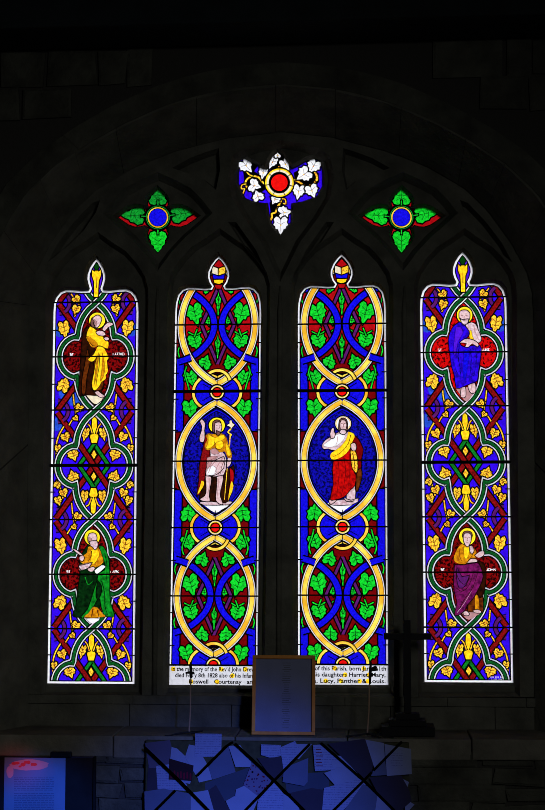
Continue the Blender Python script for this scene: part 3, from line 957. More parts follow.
def inner_light(i, label, fig, lines, warm):
    L = LANCETS[i]
    wf = lancet_world(L)
    ol = outline(*HEADS[i])
    inner = offset(ol, -2.6)
    inner = [(x, min(y, 664.5)) for x, y in inner]
    root = tag(empty('stained_glass_light', wf(0, 684.5)), label, 'stained glass', 'tall stained glass lights of the window')
    lt = Light(wf)
    base(lt, ol, 'dark_red', inner)
    for (y0, y1) in ((286, 345), (370, 390)):
        lt.items.append(([(-41, y0), (41, y0), (41, y1), (-41, y1)], 'field', 'red', True))
    G = 'leaf_green'
    stm = 'stem'
    # blue borders
    for s in (-1, 1):
        for (a, b, nm) in ((358, 431, 'a'), (490, 566, 'b'), (625, 668, 'c')):
            pid = lt.part('side%s%d' % (nm, s), 'blue_border')
            q = [(s * 41, a), (s * 34.2, a + 3), (s * 34.2, b - 3), (s * 41, b)]
            if nm == 'a':
                q = [(s * 41, a), (s * 34.2, a + 3), (s * 34.2, b - 4), (s * 29, b), (s * 41, b)]
            if nm == 'b':
                q = [(s * 41, a), (s * 29, a), (s * 34.2, a + 4), (s * 34.2, b - 3), (s * 41, b)]
            lt.add(q, pid, 'ultramarine', 0.7)
    # foliage
    def two(x, y, sx, sy, ang):
        for s in (-1, 1):
            leaf(lt, s * x, y, sx * 1.1, sy * 1.1, s * ang, G, 'paint_green', lead=0.6)
    for vc, d in ((325.0, 1), (595.5, -1)):
        two(23.5, vc - 11, 15, 19, 15)
        two(22.5, vc + 17, 13, 15, 20)
        two(10, vc - 4, 7, 8, 10)
        two(12.5, vc + 37 if d > 0 else vc - 37, 12, 12, 160)
        if d < 0:
            two(12, vc + 38, 12, 13, -160 + 340)
        two(26.5, vc + 53 if d > 0 else vc - 53, 13, 14, 20)
        if d < 0:
            two(26.5, vc + 58, 13, 16, 15)
        for s in (-1, 1):
            stem(lt, [(s * 17, vc + 7), (s * 23, vc + 10), (s * 30, vc + 7)], stm, G)
            stem(lt, [(s * 24, vc + 12), (s * 21, vc + 4)], stm, G)
            stem(lt, [(s * 9, vc + 13), (s * 11.5, vc + 9), (s * 8.5, vc + 6), (s * 7.5, vc + 9)], stm, G, 1.0)
            stem(lt, [(s * 38, vc + 20), (s * 40, vc + 26), (s * 38, vc + 34)], stm, G, 1.2)
            stem(lt, [(s * 38.5, vc - 20), (s * 40, vc - 27), (s * 38, vc - 33)], stm, G, 1.2)
            stem(lt, [(s * 31, vc + d * 41), (s * 33, vc + d * 48), (s * 30, vc + d * 58), (s * 28, vc + d * 66)], stm, G, 1.3)
    two(27, 409, 13.5, 17, 10)
    two(27, 512, 13.5, 17, 172)
    for s in (-1, 1):
        leaf(lt, s * 11, 289.5, 10, 6, s * 70, G, 'paint_green')
    # ring knots
    for vc in (392.2, 527.3, 664.5):
        kn = lt.part('knot%d' % vc, 'ring_knot')
        lt.add(circ(0, vc, 23, 28, 17.5), kn, 'ultramarine', 0.8)
        rg = lt.part('kring%d' % vc, 'knot_ring', kn)
        sg = 1 if vc < 460 or vc > 640 else -1
        for q in (arc(7.5, vc, 16.6, -118, 118, 14), arc(-7.5, vc, 16.6, 62, 298, 14), arc(0, vc - sg * 8.5, 13.2, 200, 340, 12) if sg > 0 else arc(0, vc - sg * 8.5, 13.2, 20, 160, 12)):
            lt.band(q, rg, [(2.7, 'band_yellow')], 0.5)
    # two large ovals and the middle one
    ov = {}
    for vc, hh, hw, nm in ((325.0, 59, 38, 'top'), (595.5, 59, 38, 'low')):
        ov[nm] = lt.part('oval' + nm, 'yellow_oval_band')
    for nm, vc in (('top', 325.0), ('low', 595.5)):
        pid = lt.part('dia' + nm, 'purple_diamond')
        top_v = vc - 38
        for s in (-1, 1):
            lt.band([(0, top_v), (s * 16.6, vc)], pid, [(2.7, 'purple')], 0.7)
            lt.band([(0, vc + 39), (s * 16.6, vc)], pid, [(2.7, 'purple')], 0.7)
    for nm, vc in (('top', 325.0), ('low', 595.5)):
        for s in (-1, 1):
            pid = lt.part('arc%s%d' % (nm, s), 'blue_arc_band')
            p = smooth_path([(s * 39.5, vc - 36.5), (s * 29, vc - 33), (s * 18, vc - 26), (s * 7.6, vc - 14), (s * 3.7, vc), (s * 7.6, vc + 14), (s * 18, vc + 26), (s * 29, vc + 33), (s * 39.5, vc + 36.5)], 3)
            lt.band(p, pid, [(5.6, 'ultramarine')], 0.7)
        for d in (-1, 1):
            leaf(lt, 0, vc + d * 21.5, 7.5, 24, 0, G, 'paint_green', name='spear_leaf', shape=SPEAR, lead=0.6)
    for nm, vc in (('top', 325.0), ('low', 595.5)):
        for s in (-1, 1):
            p = vesica(vc, 58.8, 37.6)
            half = len(p) // 2
            lt.band([(s * x, y) for x, y in p], ov[nm], YB, 0.8)
    for nm, vc, s_, y in (('top', 325.0, 1, 30), ('low', 595.5, -1, -30)):
        # the blue arc rides over the yellow band on one side
        for s in (-1, 1):
            pid = 'arc%s%d' % (nm, s)
            lt.band([(s * 27, vc + s_ * 32.4), (s * 33, vc + s_ * 34.6), (s * 39.5, vc + s_ * 36.5)], pid, [(5.6, 'ultramarine')], 0.7)
    # middle oval with the figure
    ov['mid'] = lt.part('ovalmid', 'yellow_oval_band')
    p = vesica(461.0, 58.5, 37.8)
    gid = lt.part('ovalground', 'figure_ground', ov['mid'], 'deep blue figured ground')
    lt.add(p + [(-x, y) for x, y in p[-2:0:-1]], gid, 'deep_blue')
    q = vesica(461.0, 51, 33.5)
    for s in (-1, 1):
        lt.band([(s * x, y) for x, y in q], gid, [(1.4, 'ultramarine')], 0.3)
    figure(lt, L, fig[0], fig[1])
    for s in (-1, 1):
        lt.band([(s * x, y) for x, y in p], ov['mid'], YB, 0.8)
    # ring of each knot, then its boss
    for vc in (392.2, 527.3, 664.5):
        kn = 'knot%d' % vc
        rg = 'kring%d' % vc
        sg = 1 if vc < 460 or vc > 640 else -1
        q = arc(0, vc - sg * 8.5, 13.2, 270 if sg > 0 else 90, 345 if sg > 0 else 15, 8)
        lt.band(q[1:], rg, [(2.7, 'band_yellow')], 0.5)
        for k in range(6):
            a = math.radians(30 + 60 * k)
            lt.items.append((stroke([(8 * math.cos(a), vc + 8 * math.sin(a)), (17 * math.cos(a), vc + 17 * math.sin(a))], 0.6), 'lead', 'lead', True))
        bs = lt.part('boss%d' % vc, 'red_boss', kn)
        lt.add(circ(0, vc, 6.9, 20), bs, 'cream', 0.7)
        lt.add(circ(0, vc, 6.0, 20), bs, 'yellow', 0.0)
        lt.add(circ(0, vc, 5.2, 20), bs, 'cream', 0.0)
        lt.add(circ(0, vc, 4.1, 18), bs, 'ruby', 0.6)
    # finial
    fin = lt.part('finial', 'finial_panel')
    lt.add([(0, 260), (6.4, 267), (6.4, 272), (-6.4, 272), (-6.4, 267)], fin, 'red', 0.5)
    for s in (-1, 1):
        lt.add([(0, 269), (s * 6.6, 266.5), (s * 6.6, 273.5), (0, 276)], fin, 'leaf_yellow' if s > 0 else 'cream', 0.5)
    lt.add([(0, 276.5), (6, 274.5), (5, 280), (-5, 280), (-6, 274.5)], fin, 'ultramarine', 0.4)
    lt.add([(-5, 280), (5, 280), (4.2, 283), (0, 284.4), (-4.2, 283)], fin, 'yellow', 0.5)
    lt.add([(-4, 285), (4, 285), (2.4, 289), (-2.4, 289)], fin, 'red', 0.4)
    # inscription panel
    ins = lt.part('inscription', 'inscription_panel', None, 'white panel lettered in black with yellow capitals')
    lt.items.append(([(-44, 663.8), (44, 663.8), (44, 665.6), (-44, 665.6)], 'lead', 'lead', False))
    lt.items.append(([(-43.6, 665.4), (43.6, 665.4), (43.6, 685), (-43.6, 685)], ins, 'fillet', False))
    caps = lines[0]
    for (x, y) in caps:
        cp = 'caps'
        if cp not in lt.parts:
            lt.part(cp, 'yellow_capital', ins)
        lt.items.append((circ(x, y, 2.3, 10, 2.5), cp, 'yellow', False))
    border_ticks(lt, (343, 373, 399, 430, 488, 560, 612, 645))
    objs = lt.build(root, ol, inner)
    for (txt, x, y, wdt) in lines[1]:
        cu = bpy.data.curves.new('lettering', 'FONT')
        cu.body = txt
        cu.size = 1.0
        cu.extrude = 0.0
        cu.offset = 0.022
        cu.resolution_u = 2
        to = bpy.data.objects.new('lettering', cu)
        COL.objects.link(to)
        bpy.context.view_layer.update()
        me = bpy.data.meshes.new_from_object(to.evaluated_get(bpy.context.evaluated_depsgraph_get()))
        bpy.data.objects.remove(to)
        xs = [v.co.x for v in me.vertices]
        w0 = max(xs) - min(xs)
        x0 = min(xs)
        for v in me.vertices:
            q = wf(x + (v.co.x - x0) / w0 * wdt, y - v.co.y * 6.0)
            v.co = Vector((q.x, -0.0022, q.z))
        bm = bmesh.new()
        bm.from_mesh(me)
        ext = bmesh.ops.extrude_face_region(bm, geom=bm.faces[:])
        bmesh.ops.translate(bm, vec=(0, -0.0006, 0), verts=[g_ for g_ in ext['geom'] if isinstance(g_, bmesh.types.BMVert)])
        from_bm('lettering', bm, 'lead', objs['inscription'])
    saddle_bars(root, wf, [(325, 0.0042), (391.5, 0.0082), (461, 0.004), (527.3, 0.004), (595.5, 0.004)])
    return root


outer_light(0, 'leftmost tall stained glass light, saint in yellow above saint in green',
            [('yellow_saint', 'saint in yellow robe and brown cloak reading a book'), ('green_saint', 'white-bearded saint in green mantle with quill and book')],
            [('MATTHEW', 13), ('MARK', 9)], False)
inner_light(1, 'tall stained glass light with bare-legged saint raising one arm and holding a staff',
            ('baptist', 'bare-legged saint in yellow cloak with staff'),
            ([(-40, 668.6), (8, 668.6), (32, 668.6), (19, 675), (-22, 681.2), (4, 681.2)],
             [("In the memory of the Rev'd John Drew", -41.5, 670.6, 83), ("died Feb'y 8th 1828 also of his Infant", -38, 676.8, 79), ("Boswell   Courtenay   and", -24, 683, 66)]), False)
inner_light(2, 'tall stained glass light with figure in red mantle over white robe',
            ('risen_figure', 'figure in white robe and red mantle lined yellow'),
            ([(-8, 668.6), (20, 668.6), (2, 675), (25, 675), (-17, 681.2), (-2, 681.2), (16, 681.2), (24, 681.2)],
             [("Vicar of this Parish, born Jan'y 11th", -41.5, 670.6, 83), ("also his daughters Harriet, Mary,", -41, 676.8, 82), ("Anna, Lucy, Panther & Louis.", -41, 683, 82)]), False)
outer_light(3, 'rightmost tall stained glass light, saint in blue above saint in purple mantle',
            [('blue_saint', 'saint in a deep blue mantle'), ('purple_saint', 'saint in amber tunic and purple mantle holding a book')],
            [('LUKE', 8), ('JOHN', 11)], True)


# ------------------------------------------------------------------ the three tracery lights
def px_world(u, v, Y=0.0):
    return P(u, v, Y)


LOBE = [(8.6, -12.5), (10, -17), (10.2, -22), (8, -28), (4.4, -33), (0, -38.5)]


def quatre_outline(cx, cy):
    out = []
    lobe = [(-x, y) for x, y in LOBE[:-1]] + [LOBE[-1]] + [(x, y) for x, y in LOBE[-2::-1]]
    for k in range(4):
        out += place(lobe, 0, 0, 1, (0.76, 1.02, 0.96, 1.02)[k], 90 * k)
    return [(cx + x * 1.02, cy + y * 0.95) for x, y in out]


def quatre(cx, cy, label, greens):
    ol = quatre_outline(cx, cy)
    root = tag(empty('stained_glass_light', P(cx, cy + 37)), label, 'stained glass', 'small four-lobed lights of the tracery')
    lt = Light(px_world)
    lt.part('lead', 'lead_cames')
    lt.part('field', 'ground_glass')
    lt.items.append((ol, 'lead', 'lead', True))
    lt.items.append((offset(ol, -0.5), 'field', 'red', True))
    lt.items.append((circ(cx, cy, 14, 20), 'lead', 'lead', True))
    for k, s in enumerate((-1, 1, 1, -1)):
        pass
    tips = ((0, -38), (38, -6), (0, 36), (-38, -3))
    for k in range(4):
        tx, ty = tips[k]
        d = Vector((tx, ty)).normalized()
        n_ = Vector((-d.y, d.x))
        a = math.degrees(math.atan2(d.y, d.x)) - 90
        c = d * (20.5 if k == 0 else 25.0)
        sz = 15 if k == 0 else 21
        pid = lt.part('leaf%d' % k, 'vine_leaf')
        lf = place(TRI, cx + c.x, cy + c.y, 17.5, sz * 1.08, a)
        lt.add(lf, pid, greens[k], 0.6)
        for p0, p1 in (((0, -0.3), (0, 0.4)), ((0, -0.05), (0.32, -0.22)), ((0, -0.05), (-0.32, -0.22)), ((0, 0.12), (0.3, 0.06)), ((0, 0.12), (-0.3, 0.06))):
            lt.items.append((stroke(place([p0, p1], cx + c.x, cy + c.y, 17.5, sz * 1.08, a), 0.6, 0.3), pid, 'paint_green', True))
        lt.add(stroke([(cx + d.x * 11, cy + d.y * 11), (cx + d.x * 17, cy + d.y * 17)], 1.3), pid, greens[k], 0.5)
    rg = lt.part('ring', 'green_ring')
    lt.add(circ(cx, cy, 11.9, 24), rg, 'dim_green', 0.3)
    lt.items.append((circ(cx, cy, 11.0, 24), 'lead', 'lead', True))
    lt.add(circ(cx, cy, 10.4, 24), lt.part('yring', 'yellow_ring'), 'band_yellow')
    lt.add(circ(cx, cy, 8.7, 24), lt.part('boss', 'blue_roundel'), 'ultramarine', 0.3)
    lt.build(root, ol, ol)
    return ol


Q1 = quatre(158.0, 217.5, 'small four-leaf stained glass light left of the white vine light, left leaves dim', ['dim_green', 'dim_green', 'leaf_green', 'dim_green'])
Q2 = quatre(401.5, 217.5, 'small four-leaf stained glass light at right, above the two right lights', ['leaf_green', 'leaf_green', 'leaf_green', 'leaf_green'])


def C2(pts):
    return [(220 + x / 4.542, 140 + y / 4.542) for x, y in pts]


T_OUT = C2([(86, 90), (112, 86), (140, 102), (170, 118), (192, 132), (215, 136), (228, 96), (244, 70), (262, 52), (282, 68), (300, 92), (326, 132), (350, 122), (395, 95), (430, 86), (456, 96), (466, 150), (466, 210), (440, 258), (375, 282), (326, 290), (322, 340), (322, 375), (275, 430), (238, 388), (224, 345), (218, 290), (160, 284), (115, 266), (84, 198)])


def trefoil():
    root = tag(empty('stained_glass_light', P(281, 233)), 'white vine stained glass light with red centre, topmost of the tracery', 'stained glass')
    lt = Light(px_world)
    lt.part('lead', 'lead_cames')
    lt.part('field', 'ground_glass')
    lt.items.append((T_OUT, 'lead', 'lead', True))
    lt.items.append((offset(T_OUT, -0.4), 'field', 'blue', True))
    for q in ([(335, 150), (392, 118), (400, 140), (448, 150), (450, 190), (430, 215), (385, 250), (345, 205)], [(105, 140), (150, 140), (205, 175), (212, 222), (190, 236), (140, 230), (112, 195)], [(225, 285), (262, 262), (285, 300), (262, 350), (232, 350)],
              [(128, 172), (150, 168), (190, 185), (210, 205), (200, 225), (175, 200), (140, 195)], [(222, 60), (300, 60), (322, 135), (215, 135)],
              [(140, 100), (170, 120), (150, 150), (135, 150)], [(340, 165), (400, 200), (430, 180), (440, 205), (385, 225), (350, 200)], [(262, 270), (290, 255), (286, 300), (262, 330), (250, 320)]):
        lt.items.append((C2(q), 'lead', 'lead', True))
    vine = lt.part('vine', 'vine_stem')
    for pts, w in (([(330, 178), (360, 192), (385, 208), (412, 206), (436, 186), (440, 165), (428, 140)], 9), ([(436, 186), (446, 180), (450, 160), (444, 200), (430, 190)], 6),
                   ([(212, 208), (192, 190), (175, 170), (148, 165), (124, 178), (116, 200), (130, 226)], 9), ([(120, 200), (100, 205), (98, 222), (112, 222), (104, 245)], 6), ([(148, 165), (130, 155), (120, 140)], 7),
                   ([(286, 246), (276, 280), (262, 305), (252, 330), (236, 335), (236, 352), (226, 370)], 9), ([(280, 268), (296, 270), (298, 290), (286, 288)], 6), ([(262, 305), (270, 330), (268, 355)], 7),
                   ([(262, 138), (270, 115), (258, 92), (250, 80)], 8), ([(268, 112), (284, 110)], 6)):
        lt.add(C2(stroke(smooth_path(pts, 3), w)), vine, 'leaf_yellow', 0.5)
    for n_, (x, y, sx, sy, a) in enumerate(((120, 118, 64, 66, -40), (196, 150, 42, 52, 10), (158, 208, 62, 52, -75), (172, 254, 54, 46, 160), (238, 102, 42, 56, 25), (298, 112, 48, 56, -30), (262, 70, 30, 22, 180),
                                             (424, 120, 62, 64, 30), (380, 158, 70, 66, 55), (357, 236, 54, 64, 10), (418, 232, 60, 58, -20), (250, 272, 44, 42, 30), (294, 330, 62, 56, -100), (276, 388, 66, 78, 0))):
        pid = lt.part('leaf%d' % n_, 'white_vine_leaf')
        lt.add(C2(place(LEAF, x, y, sx, sy, a)), pid, 'white', 0.6)
        for p0, p1 in (((0, -0.3), (0, 0.35)), ((0, -0.05), (0.3, -0.2)), ((0, -0.05), (-0.3, -0.2))):
            lt.items.append((C2(stroke(place([p0, p1], x, y, sx, sy, a), 3.0, 1.5)), pid, 'paint_gray', True))
        lt.items.append((C2(circ(x, y, 3.4, 8)), pid, 'leaf_yellow', True))
    rg = lt.part('ring', 'cream_ring')
    lt.add(C2(circ(270, 194, 65, 28)), rg, 'yellow', 0.6)
    lt.add(C2(circ(270, 194, 58, 28)), rg, 'cream')
    for k in range(7):
        a = math.radians(15 + 360 / 7 * k)
        lt.items.append((C2(stroke([(270 + 44 * math.cos(a), 194 + 44 * math.sin(a)), (270 + 66 * math.cos(a), 194 + 66 * math.sin(a))], 3)), 'lead', 'lead', True))
    lt.add(C2(circ(270, 194, 38, 24)), lt.part('boss', 'red_roundel'), 'ruby', 1.2)
    lt.build(root, T_OUT, T_OUT)


trefoil()

# ------------------------------------------------------------------ stone window, wall, ledge
YT, YR, YO = -0.10, -0.045, 0.05            # tracery face, sunk face, outer face
YW = -0.42                                  # face of the church wall


def to2(p):
    return (p.x, p.z)


def strip(bm, A, B, YA, YB, closed=True, mi=0):
    n = len(A)
    va = [bm.verts.new((p[0], YA, p[1])) for p in A]
    vb = [bm.verts.new((p[0], YB, p[1])) for p in B]
    for k in range(n if closed else n - 1):
        j = (k + 1) % n
        f = bm.faces.new((va[k], va[j], vb[j], vb[k]))
        f.material_index = mi


def plate(bm, outer, holes, Y, mi=0):
    V, T, OF = cdt_faces([outer] + holes)
    vs = [bm.verts.new((v.x, Y, v.y)) for v in V]
    for t, of in zip(T, OF):
        if 0 in of and len(of) == 1:
            f = bm.faces.new([vs[k] for k in t])
            f.material_index = mi
    # drop loose verts
    for v in vs:
        if not v.link_faces:
            bm.verts.remove(v)


GLASS = []
for i, L in enumerate(LANCETS):
    wf = lancet_world(L)
    GLASS.append([to2(wf(u, v)) for u, v in outline(*HEADS[i])])
for o_ in (Q1, Q2, T_OUT):
    GLASS.append([to2(P(x, y)) for x, y in o_])

PX = 0.00517


def lancet_recess(c, top, bot):
    """front edge of the sunk face of one tall light: pointed arch"""
    pts = [(-51, bot), (-51.2, 400), (-51.5, top + 64)]
    pts += [(-51, top + 52), (-47.5, top + 40), (-39, top + 27), (-28, top + 15), (-14, top + 6), (0, top - 4)]
    return pts + [(-x, y) for x, y in pts[-2::-1]]


REC = []
CENT = [(93.6, 96.3, 91.0), (215.9, 218.2, 213.5), (342.6, 342.0, 343.2), (467.1, 465.6, 468.8)]
for i, (cm, ct, cb) in enumerate(CENT):
    top = (236, 232, 232, 232)[i]
    REC.append([to2(P(ct + (cb - ct) * (y - 334) / 346 + x, y, YT)) for x, y in lancet_recess(0, top, 697)])


def pxl(pts, Y):
    return [to2(P(x, y, Y)) for x, y in pts]


def quad_recess(cx, cy):
    h = [(0, -43), (16, -36), (33, -27), (44, -16), (55, -2), (42, 10), (28, 22), (14, 37), (0, 56)]
    return pxl([(cx + x, cy + y) for x, y in h] + [(cx - x, cy + y) for x, y in h[-2:0:-1]], YT)


REC.append(quad_recess(157.5, 215))
REC.append(quad_recess(403, 215))
REC.append(pxl([(281, 140), (300, 143), (318, 148), (330, 156), (334, 175), (331, 196), (318, 218), (300, 242), (280, 282), (261, 242), (244, 218), (231, 196), (228, 175), (232, 156), (244, 148), (262, 143)], YT))
BLIND = [pxl([(48, 262), (58, 243), (74, 222), (92, 203), (100, 200), (96, 212), (84, 230), (68, 246)], YT),
         pxl([(512, 262), (502, 243), (486, 222), (468, 203), (460, 200), (464, 212), (476, 230), (492, 246)], YT),
         pxl([(172, 168), (190, 158), (206, 152), (219, 148), (220, 170), (216, 190), (204, 180), (190, 174)], YT),
         pxl([(390, 168), (372, 158), (356, 152), (343, 148), (342, 170), (346, 190), (358, 180), (372, 174)], YT),
         pxl([(228, 222), (236, 222), (256, 250), (268, 276), (258, 262), (242, 244)], YT),
         pxl([(334, 222), (326, 222), (306, 250), (294, 276), (304, 262), (320, 244)], YT)]
B_LEFT = [(28, 697), (28, 500), (28.5, 320), (30, 292), (36, 272), (51, 243), (74, 211), (98, 188), (136, 166), (177, 150), (228, 137), (281, 131)]
B_ARCH = B_LEFT + [(562 - x + 1.5, y) for x, y in B_LEFT[-2::-1]]
B = pxl(B_ARCH, YT)
bm = bmesh.new()
plate(bm, B, REC + BLIND, YT)
INNER = [offset(r, -0.020 if k < 4 else -0.030) for k, r in enumerate(REC)]
for r, q in zip(REC, INNER):
    strip(bm, r, q, YT, YR)
for r in BLIND:
    q = offset(r, -0.012)
    strip(bm, r, q, YT, -0.035)
    plate(bm, q, [], -0.035)
SPL = [offset(g, 0.012) for g in GLASS]
for k, q in enumerate(INNER):
    plate(bm, q, [SPL[k]], YR)
for g, s_ in zip(GLASS, SPL):
    strip(bm, s_, g, YR, -0.006)
    strip(bm, g, g, -0.006, YO)
x0, x1 = min(p[0] for p in B) - 0.25, max(p[0] for p in B) + 0.25
z0, z1 = P(281, 735, YT).z, P(281, 110, YT).z
plate(bm, [(x0, z0), (x1, z0), (x1, z1), (x0, z1)], GLASS, YO)
tag(from_bm('window_1', bm, 'stone'), 'carved stone tracery and mullions round the stained glass', None, None, 'structure')

# mullion fillets: a slim roll up the face of each mullion
for k, (xa, xb) in enumerate(((154.2, 157.6), (278.2, 280.0), (405.8, 404.4))):
    bm = bmesh.new()
    pts = [P(xa + 0.3, 696, YT), P((xa + xb) / 2, 500, YT), P(xb, 312, YT), P(xb, 286, YT)]
    tube_bm(bm, pts, [0.014, 0.014, 0.014, 0.004], 10)
    tag(from_bm('trim_%d' % (k + 1), bm, 'stone', None, True), None, None, None, 'structure')

# splayed reveal between the wall face and the tracery
A_LEFT = [(-22, 742), (-22, 560), (-21, 330), (-14, 270), (6, 226), (26, 194), (55, 166), (90, 143), (128, 122), (177, 101), (228, 89), (281, 84)]
A_ARCH = A_LEFT + [(562 - x + 1.5, y) for x, y in A_LEFT[-2::-1]]
A_ = pxl(A_ARCH, YW)
B2 = [(B[0][0], z0 - 0.06)] + B[1:-1] + [(B[-1][0], z0 - 0.06)]
zl = P(281, 737, YW).z                      # top of the ledge
A_[0] = (A_[0][0], zl - 0.05)
A_[-1] = (A_[-1][0], zl - 0.05)
bm = bmesh.new()


def lerp2(a, b, t):
    return (a[0] + (b[0] - a[0]) * t, a[1] + (b[1] - a[1]) * t)


def walk(poly, n):
    ln = [0]
    for k in range(len(poly) - 1):
        ln.append(ln[-1] + (Vector(poly[k + 1]) - Vector(poly[k])).length)
    out = []
    for i in range(n + 1):
        d = ln[-1] * i / n
        k = max(j for j in range(len(ln)) if ln[j] <= d + 1e-9)
        k = min(k, len(poly) - 2)
        out.append(lerp2(poly[k], poly[k + 1], (d - ln[k]) / max(1e-9, ln[k + 1] - ln[k])))
    return out


NV = 240
Aw, Bw = [], []
for k in range(len(A_) - 1):
    for j in range(NV // (len(A_) - 1)):
        t = j / (NV // (len(A_) - 1))
        Aw.append(lerp2(A_[k], A_[k + 1], t))
        Bw.append(lerp2(B2[k], B2[k + 1], t))
Aw.append(A_[-1])
Bw.append(B2[-1])
strip(bm, [lerp2(b, a, 1.0) for a, b in zip(Aw, Bw)], Bw, YW, YT + 0.01, False, 1)
# dressed stones over it, with open joints
i = 0
cuts = [0]
while cuts[-1] < len(Aw) - 1:
    cuts.append(min(len(Aw) - 1, cuts[-1] + random.randint(11, 17)))
for a, b in zip(cuts[:-1], cuts[1:]):
    if b - a < 2:
        continue
    lift = 0.010 + random.random() * 0.006
    g0, g1 = a + 0.05, b - 0.05
    rows = []
    for t in range(9):
        u = g0 + (g1 - g0) * t / 8
        k = min(int(u), len(Aw) - 2)
        pa, pb = lerp2(Aw[k], Aw[k + 1], u - k), lerp2(Bw[k], Bw[k + 1], u - k)
        nrm = Vector((pb[0] - pa[0], pb[1] - pa[1]))
        nrm = Vector((nrm.x, nrm.y)).normalized() * lift
        row = []
        for w in (0.0, 0.5, 0.97):
            q = lerp2(pa, pb, w)
            row.append(Vector((q[0] + nrm.x, YW - 0.004 + (YT - YW) * w, q[1] + nrm.y)))
        row = [Vector((pa[0], YW - 0.004, pa[1]))] + row
        rows.append([bm.verts.new(v) for v in row])
    for t in range(8):
        for w in range(3):
            bm.faces.new((rows[t][w], rows[t + 1][w], rows[t + 1][w + 1], rows[t][w + 1]))
tag(from_bm('trim_4', bm, ['stone', 'mortar'], None, False, True), 'splayed stone arch and jambs of the window recess', None, None, 'structure')


# church wall face: rubble stones around the arch and under the ledge
def inside(p, poly):
    c = False
    for k in range(len(poly)):
        a, b = poly[k - 1], poly[k]
        if (a[1] > p[1]) != (b[1] > p[1]) and p[0] < (b[0] - a[0]) * (p[1] - a[1]) / (b[1] - a[1]) + a[0]:
            c = not c
    return c


XL, XR, ZT = -2.6, 2.6, 5.2
bm = bmesh.new()
hole = [(p[0], p[1]) for p in A_]
plate(bm, [(XL, 0), (XR, 0), (XR, ZT), (XL, ZT)], [hole], YW + 0.012, 1)
ringA = offset(hole, 0.125)


def stone(bm, x0, x1, za, zb, Y, d):
    j = lambda s=0.012: random.uniform(-s, s)
    c = [(x0 + j(), za + j()), (x1 + j(), za + j()), (x1 + j(), zb + j()), (x0 + j(), zb + j())]
    m_ = ((x0 + x1) / 2, (za + zb) / 2)
    back = [bm.verts.new((p[0], YW + 0.014, p[1])) for p in c]
    mid = [bm.verts.new((p[0], Y - d * 0.5, p[1])) for p in c]
    fr = [bm.verts.new((p[0] + (m_[0] - p[0]) * min(0.3, 0.012 / abs(x1 - x0) * 2), Y - d + j(0.003), p[1] + (m_[1] - p[1]) * min(0.3, 0.012 / abs(zb - za) * 2))) for p in c]
    for q, r in ((back, mid), (mid, fr)):
        for k in range(4):
            bm.faces.new((q[k], q[(k + 1) % 4], r[(k + 1) % 4], r[k]))
    bm.faces.new(fr)


def courses(bm, xa, xb, za, zb, lo, hi, wlo, whi, ok):
    z = za
    while z < zb - 0.02:
        h = random.uniform(lo, hi)
        x = xa - random.uniform(0, 0.2)
        while x < xb:
            w = random.uniform(wlo, whi)
            p = [(x + 0.006, z + 0.005), (x + w - 0.006, z + 0.005), (x + w - 0.006, z + h - 0.005), (x + 0.006, z + h - 0.005)]
            if ok(p):
                stone(bm, p[0][0], p[1][0], p[0][1], p[2][1], YW, random.uniform(0.002, 0.014))
            x += w
        z += h


courses(bm, XL, XR, 0.0, zl - 0.105, 0.06, 0.12, 0.14, 0.42, lambda p: True)
courses(bm, XL, XR, zl + 0.02, ZT - 0.1, 0.07, 0.2, 0.1, 0.4, lambda p: not any(inside(q, ringA) for q in p))
# ring of arch stones on the face
arcA = [k for k in range(len(Aw)) if Aw[k][1] > P(281, 300, YW).z]
k = arcA[0]
cen = P(281, 330, YW)
while k < arcA[-1] - 6:
    e = min(arcA[-1], k + random.randint(12, 18))
    pa, pb = Aw[k], Aw[e]
    pts_in = [Aw[k + (e - k) * t // 4] for t in range(5)]
    row = []
    for t, p in enumerate(pts_in):
        d = Vector((p[0] - cen.x, p[1] - cen.z)).normalized()
        row.append((p, (p[0] + d.x * 0.11, p[1] + d.y * 0.11)))
    dz = random.uniform(0.004, 0.012)
    ii = [bm.verts.new((p[0][0], YW - dz, p[0][1])) for p in row]
    oo = [bm.verts.new((p[1][0], YW - dz, p[1][1])) for p in row]
    ib = [bm.verts.new((p[0][0], YW + 0.02, p[0][1])) for p in row]
    ob = [bm.verts.new((p[1][0], YW + 0.02, p[1][1])) for p in row]
    for t in range(4):
        bm.faces.new((ii[t], ii[t + 1], oo[t + 1], oo[t]))
        bm.faces.new((ob[t], ob[t + 1], oo[t + 1], oo[t]))
        bm.faces.new((ii[t], ii[t + 1], ib[t + 1], ib[t]))
    bm.faces.new((ii[0], oo[0], ob[0], ib[0]))
    bm.faces.new((ii[4], oo[4], ob[4], ib[4]))
    k = e
    if random.random() < 0.9:
        k += 0
tag(from_bm('wall_back', bm, ['stone_dark', 'mortar']), 'rubble stone wall round the window', None, None, 'structure')

# wall under the glass, inside the recess
bm = bmesh.new()
za, zb = zl - 0.03, P(281, 696, YT).z
bx0, bx1 = B[0][0] - 0.02, B[-1][0] + 0.02
x = bx0
while x < bx1:
    w = min(random.uniform(0.3, 0.7), bx1 - x)
    zm = za + (zb - za) * 0.76
    box_bm(bm, Vector((x + w / 2, YT + 0.03, (zm + zb) / 2)), Vector((w - 0.001, 0.09 + random.uniform(0, 0.004), zb - zm - 0.001)), None, 0.003)
    x += w
x = bx0
while x < bx1:
    w = min(random.uniform(0.25, 0.55), bx1 - x)
    zm = za + (zb - za) * 0.76
    box_bm(bm, Vector((x + w / 2, YT + 0.045, (zm + za) / 2)), Vector((w - 0.002, 0.09 + random.uniform(0, 0.012), zm - za - 0.002)), None, 0.004)
    x += w
box_bm(bm, Vector(((bx0 + bx1) / 2, 0.02, (za + zb) / 2)), Vector((bx1 - bx0, 0.05, zb - za)))
